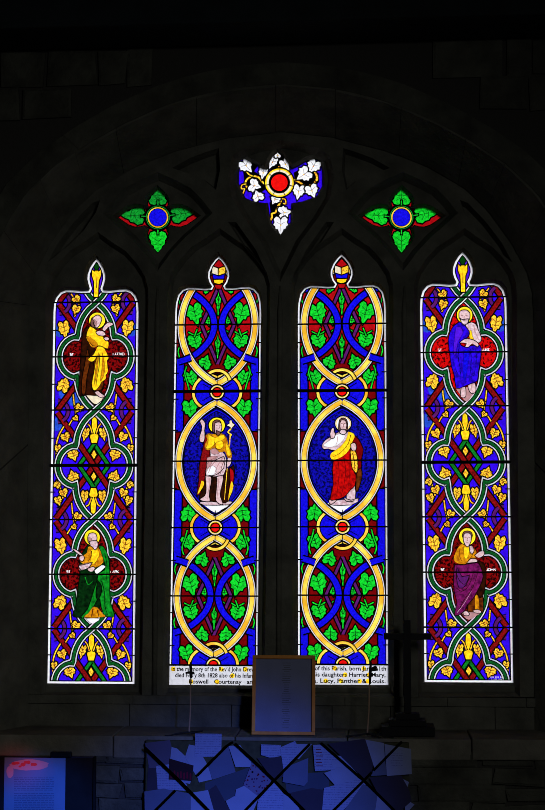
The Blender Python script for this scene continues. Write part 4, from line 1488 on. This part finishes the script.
tag(from_bm('trim_5', bm, 'stone'), None, None, None, 'structure')

# ledge slabs
bm = bmesh.new()
x = XL
while x < XR:
    w = min(random.uniform(0.5, 0.9), XR - x)
    dz = random.uniform(-0.003, 0.003)
    bot = zl - random.uniform(0.095, 0.11)
    lo, hi = Vector((x + 0.002, YW - 0.016 + random.uniform(-0.003, 0.003), bot)), Vector((x + w - 0.002, YT + 0.03, zl + dz))
    box_bm(bm, (lo + hi) / 2, hi - lo, None, 0.006)
    x += w
tag(from_bm('trim_6', bm, 'ledge_stone'), 'stone ledge below the window', None, None, 'structure')

# the rest of the chancel
box('floor', (XL - 0.3, -10.2, -0.1), (XR + 0.3, YW + 0.2, 0), 'floor_slab')['kind'] = 'structure'
box('wall_left', (XL - 0.2, -10.2, 0), (XL, YW + 0.1, ZT), 'plaster')['kind'] = 'structure'
box('wall_right', (XR, -10.2, 0), (XR + 0.2, YW + 0.1, ZT), 'plaster')['kind'] = 'structure'
box('wall_front', (XL - 0.2, -10.3, 0), (XR + 0.2, -10.1, ZT), 'plaster')['kind'] = 'structure'
box('ceiling', (XL - 0.3, -10.3, ZT), (XR + 0.3, YW + 0.3, ZT + 0.1), 'plaster')['kind'] = 'structure'
# outer skin so that daylight enters by the glass alone
bm = bmesh.new()
plate(bm, [(XL - 0.3, -0.1), (XR + 0.3, -0.1), (XR + 0.3, ZT + 0.1), (XL - 0.3, ZT + 0.1)], [[(x0 + 0.02, z0 + 0.02), (x1 - 0.02, z0 + 0.02), (x1 - 0.02, z1 - 0.02), (x0 + 0.02, z1 - 0.02)]], YO + 0.002)
strip(bm, [(XL - 0.3, -0.1), (XR + 0.3, -0.1), (XR + 0.3, ZT + 0.1), (XL - 0.3, ZT + 0.1)], [(XL - 0.3, -0.1), (XR + 0.3, -0.1), (XR + 0.3, ZT + 0.1), (XL - 0.3, ZT + 0.1)], YO + 0.002, YW + 0.05)
tag(from_bm('wall_outer', bm, 'stone_dark'), None, None, None, 'structure')
# roof timber along the head of the wall
zb_ = P(281, 27, -0.7).z
b_ = box('trim_7', (XL, -0.78, zb_), (XR, -0.46, zb_ + 0.3), 'oak_dark', None, 0.012)
tag(b_, 'dark timber beam across the top of the wall', None, None, 'structure')
b_ = box('trim_8', (XL, -0.48, zb_ + 0.05), (XR, YW - 0.005, zb_ + 0.3), 'oak_dark', None, 0.012)
b_['kind'] = 'structure'


# ------------------------------------------------------------------ things on the ledge
# cross on a stepped foot
YC = -0.30
def zat(px, py, Y):
    return P(px, py, Y)


foot = P(407.5, 731, YC)
root = tag(empty('altar_cross', (foot.x, YC, zl)), 'black standing cross on a three-stepped foot, on the ledge', 'cross')
d_ = 0.0
ztop = P(408, 620, YC).z
k_ = (P(420, 700, YC).x - P(400, 700, YC).x) / 20
steps = [(53, 0.30), (37, 0.21), (24, 0.14)]
zs = [zl + 0.002, zl + 0.002 + 9 * k_, zl + 0.002 + 15 * k_, zl + 0.002 + 21 * k_]
for n_, (w, dd) in enumerate(steps):
    bm = bmesh.new()
    box_bm(bm, Vector((foot.x, YC, (zs[n_] + zs[n_ + 1]) / 2)), Vector((w * k_, w * k_ * 0.62, zs[n_ + 1] - zs[n_])), None, 0.002)
    from_bm('step', bm, 'ebony', root)
bm = bmesh.new()
box_bm(bm, Vector((foot.x + 0.002, YC, (zs[3] + ztop) / 2)), Vector((7.2 * k_, 7.2 * k_, ztop - zs[3])), None, 0.002)
from_bm('upright', bm, 'ebony', root)
bm = bmesh.new()
zc = P(408, 636.3, YC).z
box_bm(bm, Vector((foot.x + 0.004, YC - 0.002, zc)), Vector((47.5 * k_, 6.0 * k_, 6.3 * k_)), None, 0.002)
from_bm('crossarm', bm, 'ebony', root)

# framed notice leaning back
YF0, YF1 = -0.36, -0.30
bl, br = P(251.8, 726.5, YF0), P(315.2, 725.5, YF0)
tl_ = P(254, 655.5, YF1)
W_, H_ = br.x - bl.x, (tl_.z - zl)
root = tag(empty('framed_notice', ((bl.x + br.x) / 2, YF0, zl + 0.001)), 'framed notice in a plain wooden frame, leaning on the ledge', 'picture frame')
tilt = math.atan2(YF1 - YF0, H_)
RF = Matrix.Rotation(-tilt, 3, 'X')
O_ = Vector(root.location)


def fr_box(name, x0, x1, z0_, z1_, y0_, y1_, mat, bev=0.0, parent=None):
    bm = bmesh.new()
    box_bm(bm, Vector(((x0 + x1) / 2, (y0_ + y1_) / 2, (z0_ + z1_) / 2)), Vector((x1 - x0, y1_ - y0_, z1_ - z0_)), None, bev)
    for v in bm.verts:
        v.co = O_ + RF @ v.co
    return from_bm(name, bm, mat, parent or root)


hw_, bw = W_ / 2, 0.0165
fh = H_ / math.cos(tilt)
fr_box('frame_rail', -hw_, hw_, 0, bw * 0.95, -0.02, 0, 'frame_wood', 0.002)
fr_box('frame_rail', -hw_, hw_, fh - bw, fh, -0.02, 0, 'frame_wood', 0.002)
fr_box('frame_stile', -hw_, -hw_ + bw, bw * 0.95, fh - bw, -0.02, 0, 'frame_wood', 0.002)
fr_box('frame_stile', hw_ - bw, hw_, bw * 0.95, fh - bw, -0.02, 0, 'frame_wood', 0.002)
page = fr_box('page', -hw_ + bw * 0.9, hw_ - bw * 0.9, bw * 0.9, fh - bw * 0.9, -0.006, -0.003, 'frame_page')
bm = bmesh.new()
for n_ in range(30):
    z_ = bw + 0.02 + (fh - 2 * bw - 0.04) * n_ / 29
    wl = random.uniform(0.010, 0.022)
    bm2 = Vector((0.012 + random.uniform(-0.003, 0.003), -0.0063, z_))
    box_bm(bm, bm2, Vector((wl * 2, 0.0004, 0.0022)))
for v in bm.verts:
    v.co = O_ + RF @ v.co
from_bm('printed_text', bm, 'ink_gray', page)
fr_box('glass_pane', -hw_ + bw * 0.9, hw_ - bw * 0.9, bw * 0.9, fh - bw * 0.9, -0.011, -0.009, 'pane_glass')
fr_box('backing', -hw_ + 0.006, hw_ - 0.006, 0.006, fh - 0.006, -0.001, 0.004, 'stand_dark')


# two slim stands with curling feet
def stand(xb, ytop, tip, feet, label):
    Y = YW + 0.03
    b = P(xb, 733.5, Y)
    root = tag(empty('slim_stand', (b.x, Y, zl)), label, 'stand', 'slim stands on the ledge')
    top = P(tip[0], ytop, Y)
    bm = bmesh.new()
    base_p = Vector((b.x, Y, zl + 0.012))
    tube_bm(bm, [base_p, base_p.lerp(top, 0.35) + Vector((0.003, 0, 0)), base_p.lerp(top, 0.7), top], [0.0042, 0.0036, 0.0036, 0.003], 8)
    from_bm('stem', bm, 'stem_brown', root)
    bm = bmesh.new()
    for pts in tip[1]:
        q = [P(x, y, Y) for x, y in pts]
        rr = [0.003 + 0.0045 * math.sin(PI * (k + 0.4) / len(q)) for k in range(len(q))]
        tube_bm(bm, q, rr, 8)
    from_bm('tip', bm, 'iron', root)
    for pts in feet:
        bm = bmesh.new()
        q = [Vector((b.x + dx * 0.005, Y + dy, zl + 0.004 + dz)) for dx, dy, dz in pts]
        q = [Vector(v) for v in smooth3(q)]
        tube_bm(bm, q, [0.0055 - 0.003 * k / (len(q) - 1) for k in range(len(q))], 8)
        from_bm('foot', bm, 'iron', root)


def smooth3(p, n=5):
    out = []
    for i in range(len(p) - 1):
        p0, p1, p2, p3 = p[max(i - 1, 0)], p[i], p[i + 1], p[min(i + 2, len(p) - 1)]
        for k in range(n):
            t = k / n
            out.append(0.5 * ((2 * p1) + (p2 - p0) * t + (2 * p0 - 5 * p1 + 4 * p2 - p3) * t * t + (3 * p1 - p0 - 3 * p2 + p3) * t ** 3))
    return out + [p[-1]]


stand(189.0, 668, (191.2, [[(191, 662), (190.6, 666), (191, 674), (191, 678)], [(185.6, 673), (189, 672.5), (193.5, 673), (194, 674)]]),
      [[(0, 0, 0.01), (-8, -0.02, 0.008), (-17, -0.036, 0.0), (-22, -0.042, 0.0)], [(0, 0, 0.01), (9, 0.0, 0.004), (18, -0.01, 0.0), (31, -0.015, 0.0)], [(0, 0, 0.01), (5, 0.06, 0.004), (10, 0.12, 0.0)]],
      'slim brown stand with dark knotted tip, left of the framed notice')
stand(367.2, 668, (370.2, [[(371, 662), (370.4, 668), (370, 676), (370, 684)], [(370.4, 671), (373, 668.5), (376, 666.5)], [(371, 670.4), (375, 669.5), (378, 669.5)]]),
      [[(0, 0, 0.012), (-8, 0.0, 0.004), (-15, -0.008, 0.002), (-21, -0.01, 0.0)], [(0, 0, 0.012), (10, -0.012, 0.009), (19, -0.03, 0.002), (25, -0.042, 0.0)], [(0, 0, 0.012), (5, -0.02, 0.008), (10, -0.036, 0.002), (13, -0.042, 0.0)], [(0, 0, 0.01), (6, 0.06, 0.004), (11, 0.12, 0.0)]],
      'slim brown stand with dark forked tip, between framed notice and cross')

# ------------------------------------------------------------------ noticeboard with notes
YBD = YW - 0.045
c0, c1 = P(145.5, 743, YBD), P(409, 743, YBD)
zbt, zbb = P(281, 741.5, YBD).z, 0.35
root = tag(empty('noticeboard', ((c0.x + c1.x) / 2, YBD, zbb)), 'felt noticeboard crossed by black ribbons below the ledge', 'noticeboard')
bm = bmesh.new()
box_bm(bm, Vector(((c0.x + c1.x) / 2, YBD + 0.0115, (zbt + zbb) / 2)), Vector((c1.x - c0.x, 0.023, zbt - zbb)), None, 0.004)
from_bm('felt_panel', bm, 'board_felt', root)
bm = bmesh.new()
for xx in (c0.x + 0.12, c1.x - 0.12):
    box_bm(bm, Vector((xx, YBD + 0.0125, zbb / 2 + 0.05)), Vector((0.04, 0.02, zbb + 0.1)), None, 0.003)
from_bm('leg_pair', bm, 'stand_dark', root)


def prism(bm, pts, y0, y1, mi=0):
    fr = [bm.verts.new((p.x, y0, p.z)) for p in pts]
    bk = [bm.verts.new((p.x, y1, p.z)) for p in pts]
    n = len(pts)
    fs = [bm.faces.new(fr), bm.faces.new(bk[::-1])] + [bm.faces.new((fr[k], bk[k], bk[(k + 1) % n], fr[(k + 1) % n])) for k in range(n)]
    for f in fs:
        f.material_index = mi


NOTES = [
    # material, polygon, label
    ('paper_slate', [(205, 783), (250, 767), (256, 782), (240, 806), (206, 806)], 'large slate-grey sheet low on the noticeboard, behind the flowered card'),
    ('paper_slate', [(284, 774), (330, 772), (328, 800), (288, 800)], 'slate-grey sheet in the middle of the noticeboard'),
    ('paper_dark', [(148, 766), (160, 766), (160, 790), (147, 790)], 'dim strip of paper at the left edge of the noticeboard'),
    ('paper_mauve', [(145, 743), (170, 740), (174, 757), (172, 768), (149, 768)], 'mauve note at the top left corner of the noticeboard'),
    ('paper_white', [(171.6, 747), (177, 748.5), (195, 765), (190, 784), (168, 779)], 'pale note tilted behind the dark picture card'),
    ('paper_written', [(156, 766), (178, 763), (189, 791), (157.6, 789)], 'white note left of and below the dark picture card'),
    ('paper_white', [(189, 744.5), (197, 746), (212, 773), (200, 782), (185, 757)], 'white note tucked under the topmost note beside the dark card'),
    ('picture_dark', [(169.4, 758.5), (193.6, 765.5), (192, 781), (168.6, 779.5)], 'dark picture card with a row of reddish marks'),
    ('paper_written', [(195.2, 733.5), (221.7, 733.8), (221.2, 756.5), (194.7, 757)], 'white note standing highest, overlapping the ledge at left'),
    ('paper_white', [(196, 772), (209, 766.5), (212, 779.5), (199, 782.5)], 'small white slip left of the leaning grey note'),
    ('paper_dark', [(198, 798), (216, 785), (231, 812), (205, 822)], 'dark note at the bottom edge, left of the flowered card'),
    ('paper_white', [(190.4, 793), (208, 790), (216, 818), (191, 822)], 'bright white note at the bottom under the left ribbon'),
    ('paper_gray', [(144.4, 791.5), (163.5, 788.6), (190.8, 793.7), (190.8, 822), (145, 822)], 'broad grey note in the bottom left corner of the noticeboard'),
    ('paper_gray', [(208.4, 766.8), (228, 745.5), (235.6, 772), (212.6, 779.7)], 'grey note leaning left below the first ribbon peak'),
    ('paper_white', [(228.5, 746), (240, 745), (251.4, 761), (251.4, 767), (235.6, 767)], 'pale folded note right of the first ribbon peak'),
    ('paper_lilac', [(252, 762), (273, 779), (258, 798), (243, 786)], 'lilac card scattered with purple and red flowers'),
    ('paper_white', [(236, 789.5), (244, 785.8), (259, 797), (249, 822), (232, 822)], 'bright white note overlapping the bottom of the flowered card'),
    ('paper_white', [(225.7, 801), (234.5, 796), (238, 800), (232, 814)], 'small bright scrap left of the white note under flowered card'),
    ('paper_written', [(261, 744.4), (281, 745), (281, 756), (271, 758), (261, 755)], 'white strip at the top of the board below the framed notice'),
    ('paper_dark', [(257, 758), (281, 757), (285, 776), (274, 781)], 'dark note under the white strip below the framed notice'),
    ('paper_white', [(296, 744), (312, 744), (299, 759), (292, 758)], 'narrow white note beside the second ribbon peak'),
    ('paper_written', [(280, 747.5), (295, 741), (302, 753), (284, 772.5)], 'white note pointing up above the board edge, left of second ribbon'),
    ('paper_gray', [(284, 768), (308.2, 758), (307.6, 782), (304, 786), (282.6, 782)], 'grey sheet below the second ribbon peak'),
    ('paper_dark', [(290, 793), (311.5, 788), (325, 790), (330, 820), (305, 822)], 'dark note at the bottom middle of the noticeboard'),
    ('paper_written', [(274, 782.5), (284, 794), (283, 822), (256, 822), (258, 800)], 'white written note directly below the first ribbon crossing'),
    ('paper_white', [(283.4, 793.5), (297, 803), (304, 822), (283, 822)], 'bright white note right of and below the first ribbon crossing'),
    ('paper_white', [(324, 773), (336, 769), (343, 782), (336.4, 787)], 'white note corner below the red-written letter'),
    ('paper_white', [(330, 755), (341.5, 756), (362, 778), (340, 790), (331, 776)], 'white sheet left of the second ribbon crossing'),
    ('paper_written', [(313, 745), (324, 744.2), (342, 761.5), (334, 770), (315, 771)], 'white letter with red writing right of the second ribbon peak'),
    ('paper_white', [(331.7, 760.7), (341, 759.6), (345, 767), (332.5, 767.6)], 'small slip lying on the letter with red writing'),
    ('paper_written', [(324, 788), (361, 778.5), (366, 784), (337, 818), (322, 812)], 'white written note below left of the second ribbon crossing'),
    ('paper_gray', [(363, 784), (379, 792), (375, 822), (336, 822)], 'grey-white note directly below the second ribbon crossing'),
    ('paper_white', [(377.5, 795), (394, 811), (392, 822), (373.5, 822)], 'bright small note at the bottom between crossing and right edge'),
    ('paper_dark', [(328, 743.6), (364.7, 738.8), (374, 756.5), (371.3, 775), (364.7, 779)], 'large dark sheet at the top of the board left of the cross'),
    ('paper_gray', [(384.5, 756), (387, 775), (371, 776), (374, 768)], 'narrow grey note between dark sheet and rightmost white note'),
    ('paper_white', [(365.5, 739.8), (384, 743), (384.8, 757), (375, 770)], 'white note just right of the large dark top sheet'),
    ('paper_white', [(384.5, 744), (411, 749), (411.8, 774), (387, 776)], 'white note at the top right corner of the noticeboard'),
    ('paper_written', [(391, 753), (403, 750.5), (403, 765.5), (391, 768)], 'small slip lying on the top right corner note'),
    ('paper_white', [(401, 778), (409, 782), (406, 792), (400, 786)], 'tiny white scrap at the right edge of the noticeboard'),
    ('paper_white', [(405, 799), (414.5, 804.5), (405, 815)], 'small bright triangle of paper at the right edge, low down'),
    ('paper_dark', [(369.6, 777.6), (401, 775.2), (409, 789.5), (411.7, 801), (396, 815), (378, 794)], 'large dark sheet at the lower right of the noticeboard'),
]
for n_, (mat, poly, lab) in enumerate(NOTES):
    Y = YBD - 0.0016 - 0.0007 * n_
    pts = [P(x, y, Y) for x, y in poly]
    c = sum(pts, Vector()) / len(pts)
    bm = bmesh.new()
    N = 4
    # paper with a slight curl: fan of rings towards the centre
    tl = random.uniform(-0.004, 0.004)
    rings = []
    for r in range(N + 1):
        t = r / N
        ring = []
        for p in pts:
            q = p.lerp(c, 1 - t) if r else c
            ring.append(q)
        rings.append(ring)
    vv = [[bm.verts.new(q) for q in rings[r]] for r in range(1, N + 1)]
    cv = bm.verts.new(c)
    m_ = len(pts)
    for k in range(m_):
        bm.faces.new((cv, vv[0][k], vv[0][(k + 1) % m_]))
        for r in range(N - 1):
            bm.faces.new((vv[r][k], vv[r + 1][k], vv[r + 1][(k + 1) % m_], vv[r][(k + 1) % m_]))
    for v in bm.verts:
        v.co.y -= 0.0002
    bmesh.ops.recalc_face_normals(bm, faces=bm.faces)
    bmesh.ops.solidify(bm, geom=bm.faces[:], thickness=0.0004)
    for v in bm.verts:
        v.co -= c
    me_o = from_bm('paper_note', bm, mat)
    me_o.location = c
    tag(me_o, lab, 'note', 'notes pinned to the board')
    bpy.context.view_layer.update()
    if 'dark picture' in lab or 'flowers' in lab:
        bm = bmesh.new()
        if 'flowers' in lab:
            for q in range(34):
                a, b = random.random(), random.random()
                p = P(0, 0, Y)
                x = (252 * (1 - a) + 273 * a) * (1 - b) + (243 * (1 - a) + 258 * a) * b
                y = (762 * (1 - a) + 779 * a) * (1 - b) + (786 * (1 - a) + 798 * a) * b
                r_ = random.uniform(0.5, 1.1)
                w_ = [P(x + r_ * math.cos(t * PI / 3), y + r_ * math.sin(t * PI / 3), Y - 0.0006) for t in range(6)]
                prism(bm, w_, Y - 0.0009, Y - 0.0003, q % 2)
            from_bm('printed_flowers', bm, ['ink_purple', 'ink_red'], me_o)
        else:
            for q in range(7):
                x, y = 170.5 + q * 3.2, 776.0 - (q % 2) + q * 0.3
                w_ = [P(x + dx, y + dy, Y - 0.0006) for dx, dy in ((0, -4), (0.8, -5), (1.6, -4), (1.7, 2), (-0.1, 2))]
                prism(bm, w_, Y - 0.0009, Y - 0.0003)
            from_bm('printed_figures', bm, 'ink_red', me_o)
    if 'red writing' in lab:
        bm = bmesh.new()
        for q in range(6):
            x, y = 316.0, 749 + q * 3.3
            w_ = [P(x, y, Y - 0.0006), P(x + 5 + q % 3, y, Y - 0.0006), P(x + 5 + q % 3, y + 0.7, Y - 0.0006), P(x, y + 0.7, Y - 0.0006)]
            prism(bm, w_, Y - 0.0009, Y - 0.0003)
        from_bm('red_writing', bm, 'ink_red', me_o)
YRB = YBD - 0.0018 - 0.0007 * len(NOTES)
for pts in ([(145, 747.5), (180, 781), (218, 820)], [(197.5, 775.5), (227, 746), (233, 742)], [(175.5, 790.5), (148, 818)], [(235, 743.5), (254, 761), (274, 780), (312, 818)],
            [(238, 818), (274, 781), (310, 744)], [(321, 743), (364.5, 781), (402, 818)], [(326, 818), (364.5, 780), (372, 772)], [(373.5, 770.5), (402, 741.5)]):
    q = [to2(P(x, y, YRB)) for x, y in pts]
    st = stroke(q, 0.0115)
    bm = bmesh.new()
    f = bm.faces.new([bm.verts.new((p[0], YRB, p[1])) for p in st])
    bmesh.ops.solidify(bm, geom=[f], thickness=0.0012)
    from_bm('ribbon', bm, 'ribbon_black', root)

# ------------------------------------------------------------------ display stand at the left
YS = -0.62
lf, rt = P(-16, 757, YS), P(95.5, 757, YS)
zt_ = P(45, 757, YS).z
root = tag(empty('display_stand', ((lf.x + rt.x) / 2, YS, 0.0)), 'dark folding display stand at the left below the ledge', 'stand')
bm = bmesh.new()
box_bm(bm, Vector(((lf.x + rt.x) / 2, YS + 0.008, zt_ - 0.24)), Vector((rt.x - lf.x, 0.012, 0.48)), None, 0.003)
from_bm('back_panel', bm, 'card_dark', root)
bm = bmesh.new()
box_bm(bm, Vector((rt.x - 0.004, YS + 0.004, zt_ - 0.24)), Vector((0.012, 0.024, 0.488)), None, 0.003)
from_bm('edge_strip', bm, 'stand_dark', root)
bm = bmesh.new()
e0, e1 = P(69, 756, YS), P(95, 756, YS)
box_bm(bm, Vector(((e0.x + e1.x) / 2, YS + 0.005, zt_ + 0.001)), Vector((e1.x - e0.x, 0.016, 0.004)), None, 0.001)
from_bm('top_edge', bm, 'paper_dark', root)
bm = bmesh.new()
q0, q1 = P(50.5, 752, YS - 0.006), P(71.5, 758, YS - 0.006)
box_bm(bm, Vector(((q0.x + q1.x) / 2, YS - 0.002, (q0.z + q1.z) / 2 + 0.002)), Vector((q1.x - q0.x, 0.03, q0.z - q1.z)), None, 0.006)
from_bm('clip', bm, 'ebony', root)
bm = bmesh.new()
xm = (lf.x + rt.x) / 2
box_bm(bm, Vector((xm, YS - 0.01, zt_ - 0.49)), Vector((rt.x - lf.x, 0.07, 0.014)), None, 0.003)
from_bm('lip', bm, 'stand_dark', root)
bm = bmesh.new()
tube_bm(bm, [Vector((xm, YS + 0.03, 0.02)), Vector((xm, YS + 0.03, zt_ - 0.2))], 0.016, 12)
from_bm('post', bm, 'stand_dark', root)
bm = bmesh.new()
for a in (90, 210, 330):
    tube_bm(bm, [Vector((xm, YS + 0.03, 0.08)), Vector((xm + 0.16 * math.cos(math.radians(a)), YS + 0.03 + 0.16 * math.sin(math.radians(a)), 0.012))], 0.011, 8)
from_bm('tripod_base', bm, 'stand_dark', root)
YP = YS - 0.003
s0, s1 = P(4.5, 757.5, YP), P(65.5, 757, YP)
bm = bmesh.new()
box_bm(bm, Vector(((s0.x + s1.x) / 2, YP + 0.002, s0.z - 0.225)), Vector((s1.x - s0.x, 0.0012, 0.45)))
sheet = from_bm('information_sheet', bm, 'sheet_page')
tag(sheet, 'printed information sheet with painted red light patch at top, clipped to the dark stand', 'sheet')
bm = bmesh.new()


def blot(cx, cy, rx, ry, mi, n=18):
    w_ = [P(cx + rx * math.cos(2 * PI * t / n) * random.uniform(0.92, 1.06), cy + ry * math.sin(2 * PI * t / n) * random.uniform(0.92, 1.06), YP) for t in range(n)]
    prism(bm, w_, YP + 0.0010 - 0.0003 * mi - 0.00002 * cx, YP + 0.0016, mi)


blot(29, 765, 20, 5.5, 0)  # patch of red light on the sheet, painted as pink and red blots
blot(10, 772, 3.6, 6, 0)
for q in range(9):
    blot(11 + q * 2.9 + random.random(), 764 + random.uniform(-2.5, 3.5), random.uniform(1.4, 3), random.uniform(1, 2), 1)
from_bm('red_light_patch', bm, ['pink_cast', 'red_cast'], sheet)
bm = bmesh.new()
for n_ in range(24):
    y = 777.5 + n_ * 1.75
    if n_ == 8:
        continue
    x = 14.0
    while x < 53:
        w = random.uniform(1.5, 5)
        a, b = P(x, y, YP), P(min(x + w, 54), y + 0.8, YP)
        box_bm(bm, Vector(((a.x + b.x) / 2, YP + 0.0011, (a.z + b.z) / 2)), Vector((b.x - a.x, 0.0006, a.z - b.z)))
        x += w + 0.8
from_bm('printed_text', bm, 'sheet_ink', sheet)

# ------------------------------------------------------------------ light
wd = bpy.data.worlds.new('overcast_sky')
S.world = wd
wd.use_nodes = True
bg = wd.node_tree.nodes['Background']
bg.inputs[0].default_value = (0.92, 0.96, 1.0, 1)
bg.inputs[1].default_value = 0.35


def lamp(name, kind, loc, target, energy, color, **kw):
    ld = bpy.data.lights.new(name, kind)
    ld.energy = energy
    ld.color = color
    for k, v in kw.items():
        setattr(ld, k, v)
    o = bpy.data.objects.new(name, ld)
    COL.objects.link(o)
    o.location = loc
    o.rotation_euler = (Vector(target) - Vector(loc)).to_track_quat('-Z', 'Y').to_euler()
    return o


lamp('morning_sun', 'SUN', (0.4, 6, 3.2), (0, 0, 2.4), 3.05, (1.0, 0.985, 0.97), angle=math.radians(12))
# daylight from the nave windows behind the camera
lamp('nave_window_light', 'AREA', (2.2, -6.6, 3.3), (-1.3, -0.2, 1.15), 14.5, (0.93, 0.98, 1.0), shape='RECTANGLE', size=0.7, size_y=1.4, spread=math.radians(80))
# sunlight through blue and red glass in a side window, falling on the notices and the sheet
lamp('blue_window_light', 'SPOT', (1.9, -6.5, 2.6), (-0.22, -0.45, 0.40), 3000, (0.06, 0.16, 1.0), spot_size=math.radians(16), spot_blend=1.0, shadow_soft_size=0.12)
lamp('blue_window_light', 'SPOT', (2.1, -6.0, 2.4), (-1.06, -0.62, 0.70), 3600, (0.0, 0.14, 1.0), spot_size=math.radians(5.2), spot_blend=0.7, shadow_soft_size=0.05)
lamp('red_window_light', 'SPOT', (2.1, -6.1, 2.2), (-1.15, -0.62, 0.915), 750, (1.0, 0.06, 0.1), spot_size=math.radians(2.2), spot_blend=1.0, shadow_soft_size=0.05)

S.cycles.filter_width = 0.9
S.view_settings.view_transform = 'Standard'
S.view_settings.look = 'None'
S.view_settings.exposure = 0.0
S.view_settings.gamma = 1.0
S.view_settings.use_curve_mapping = False
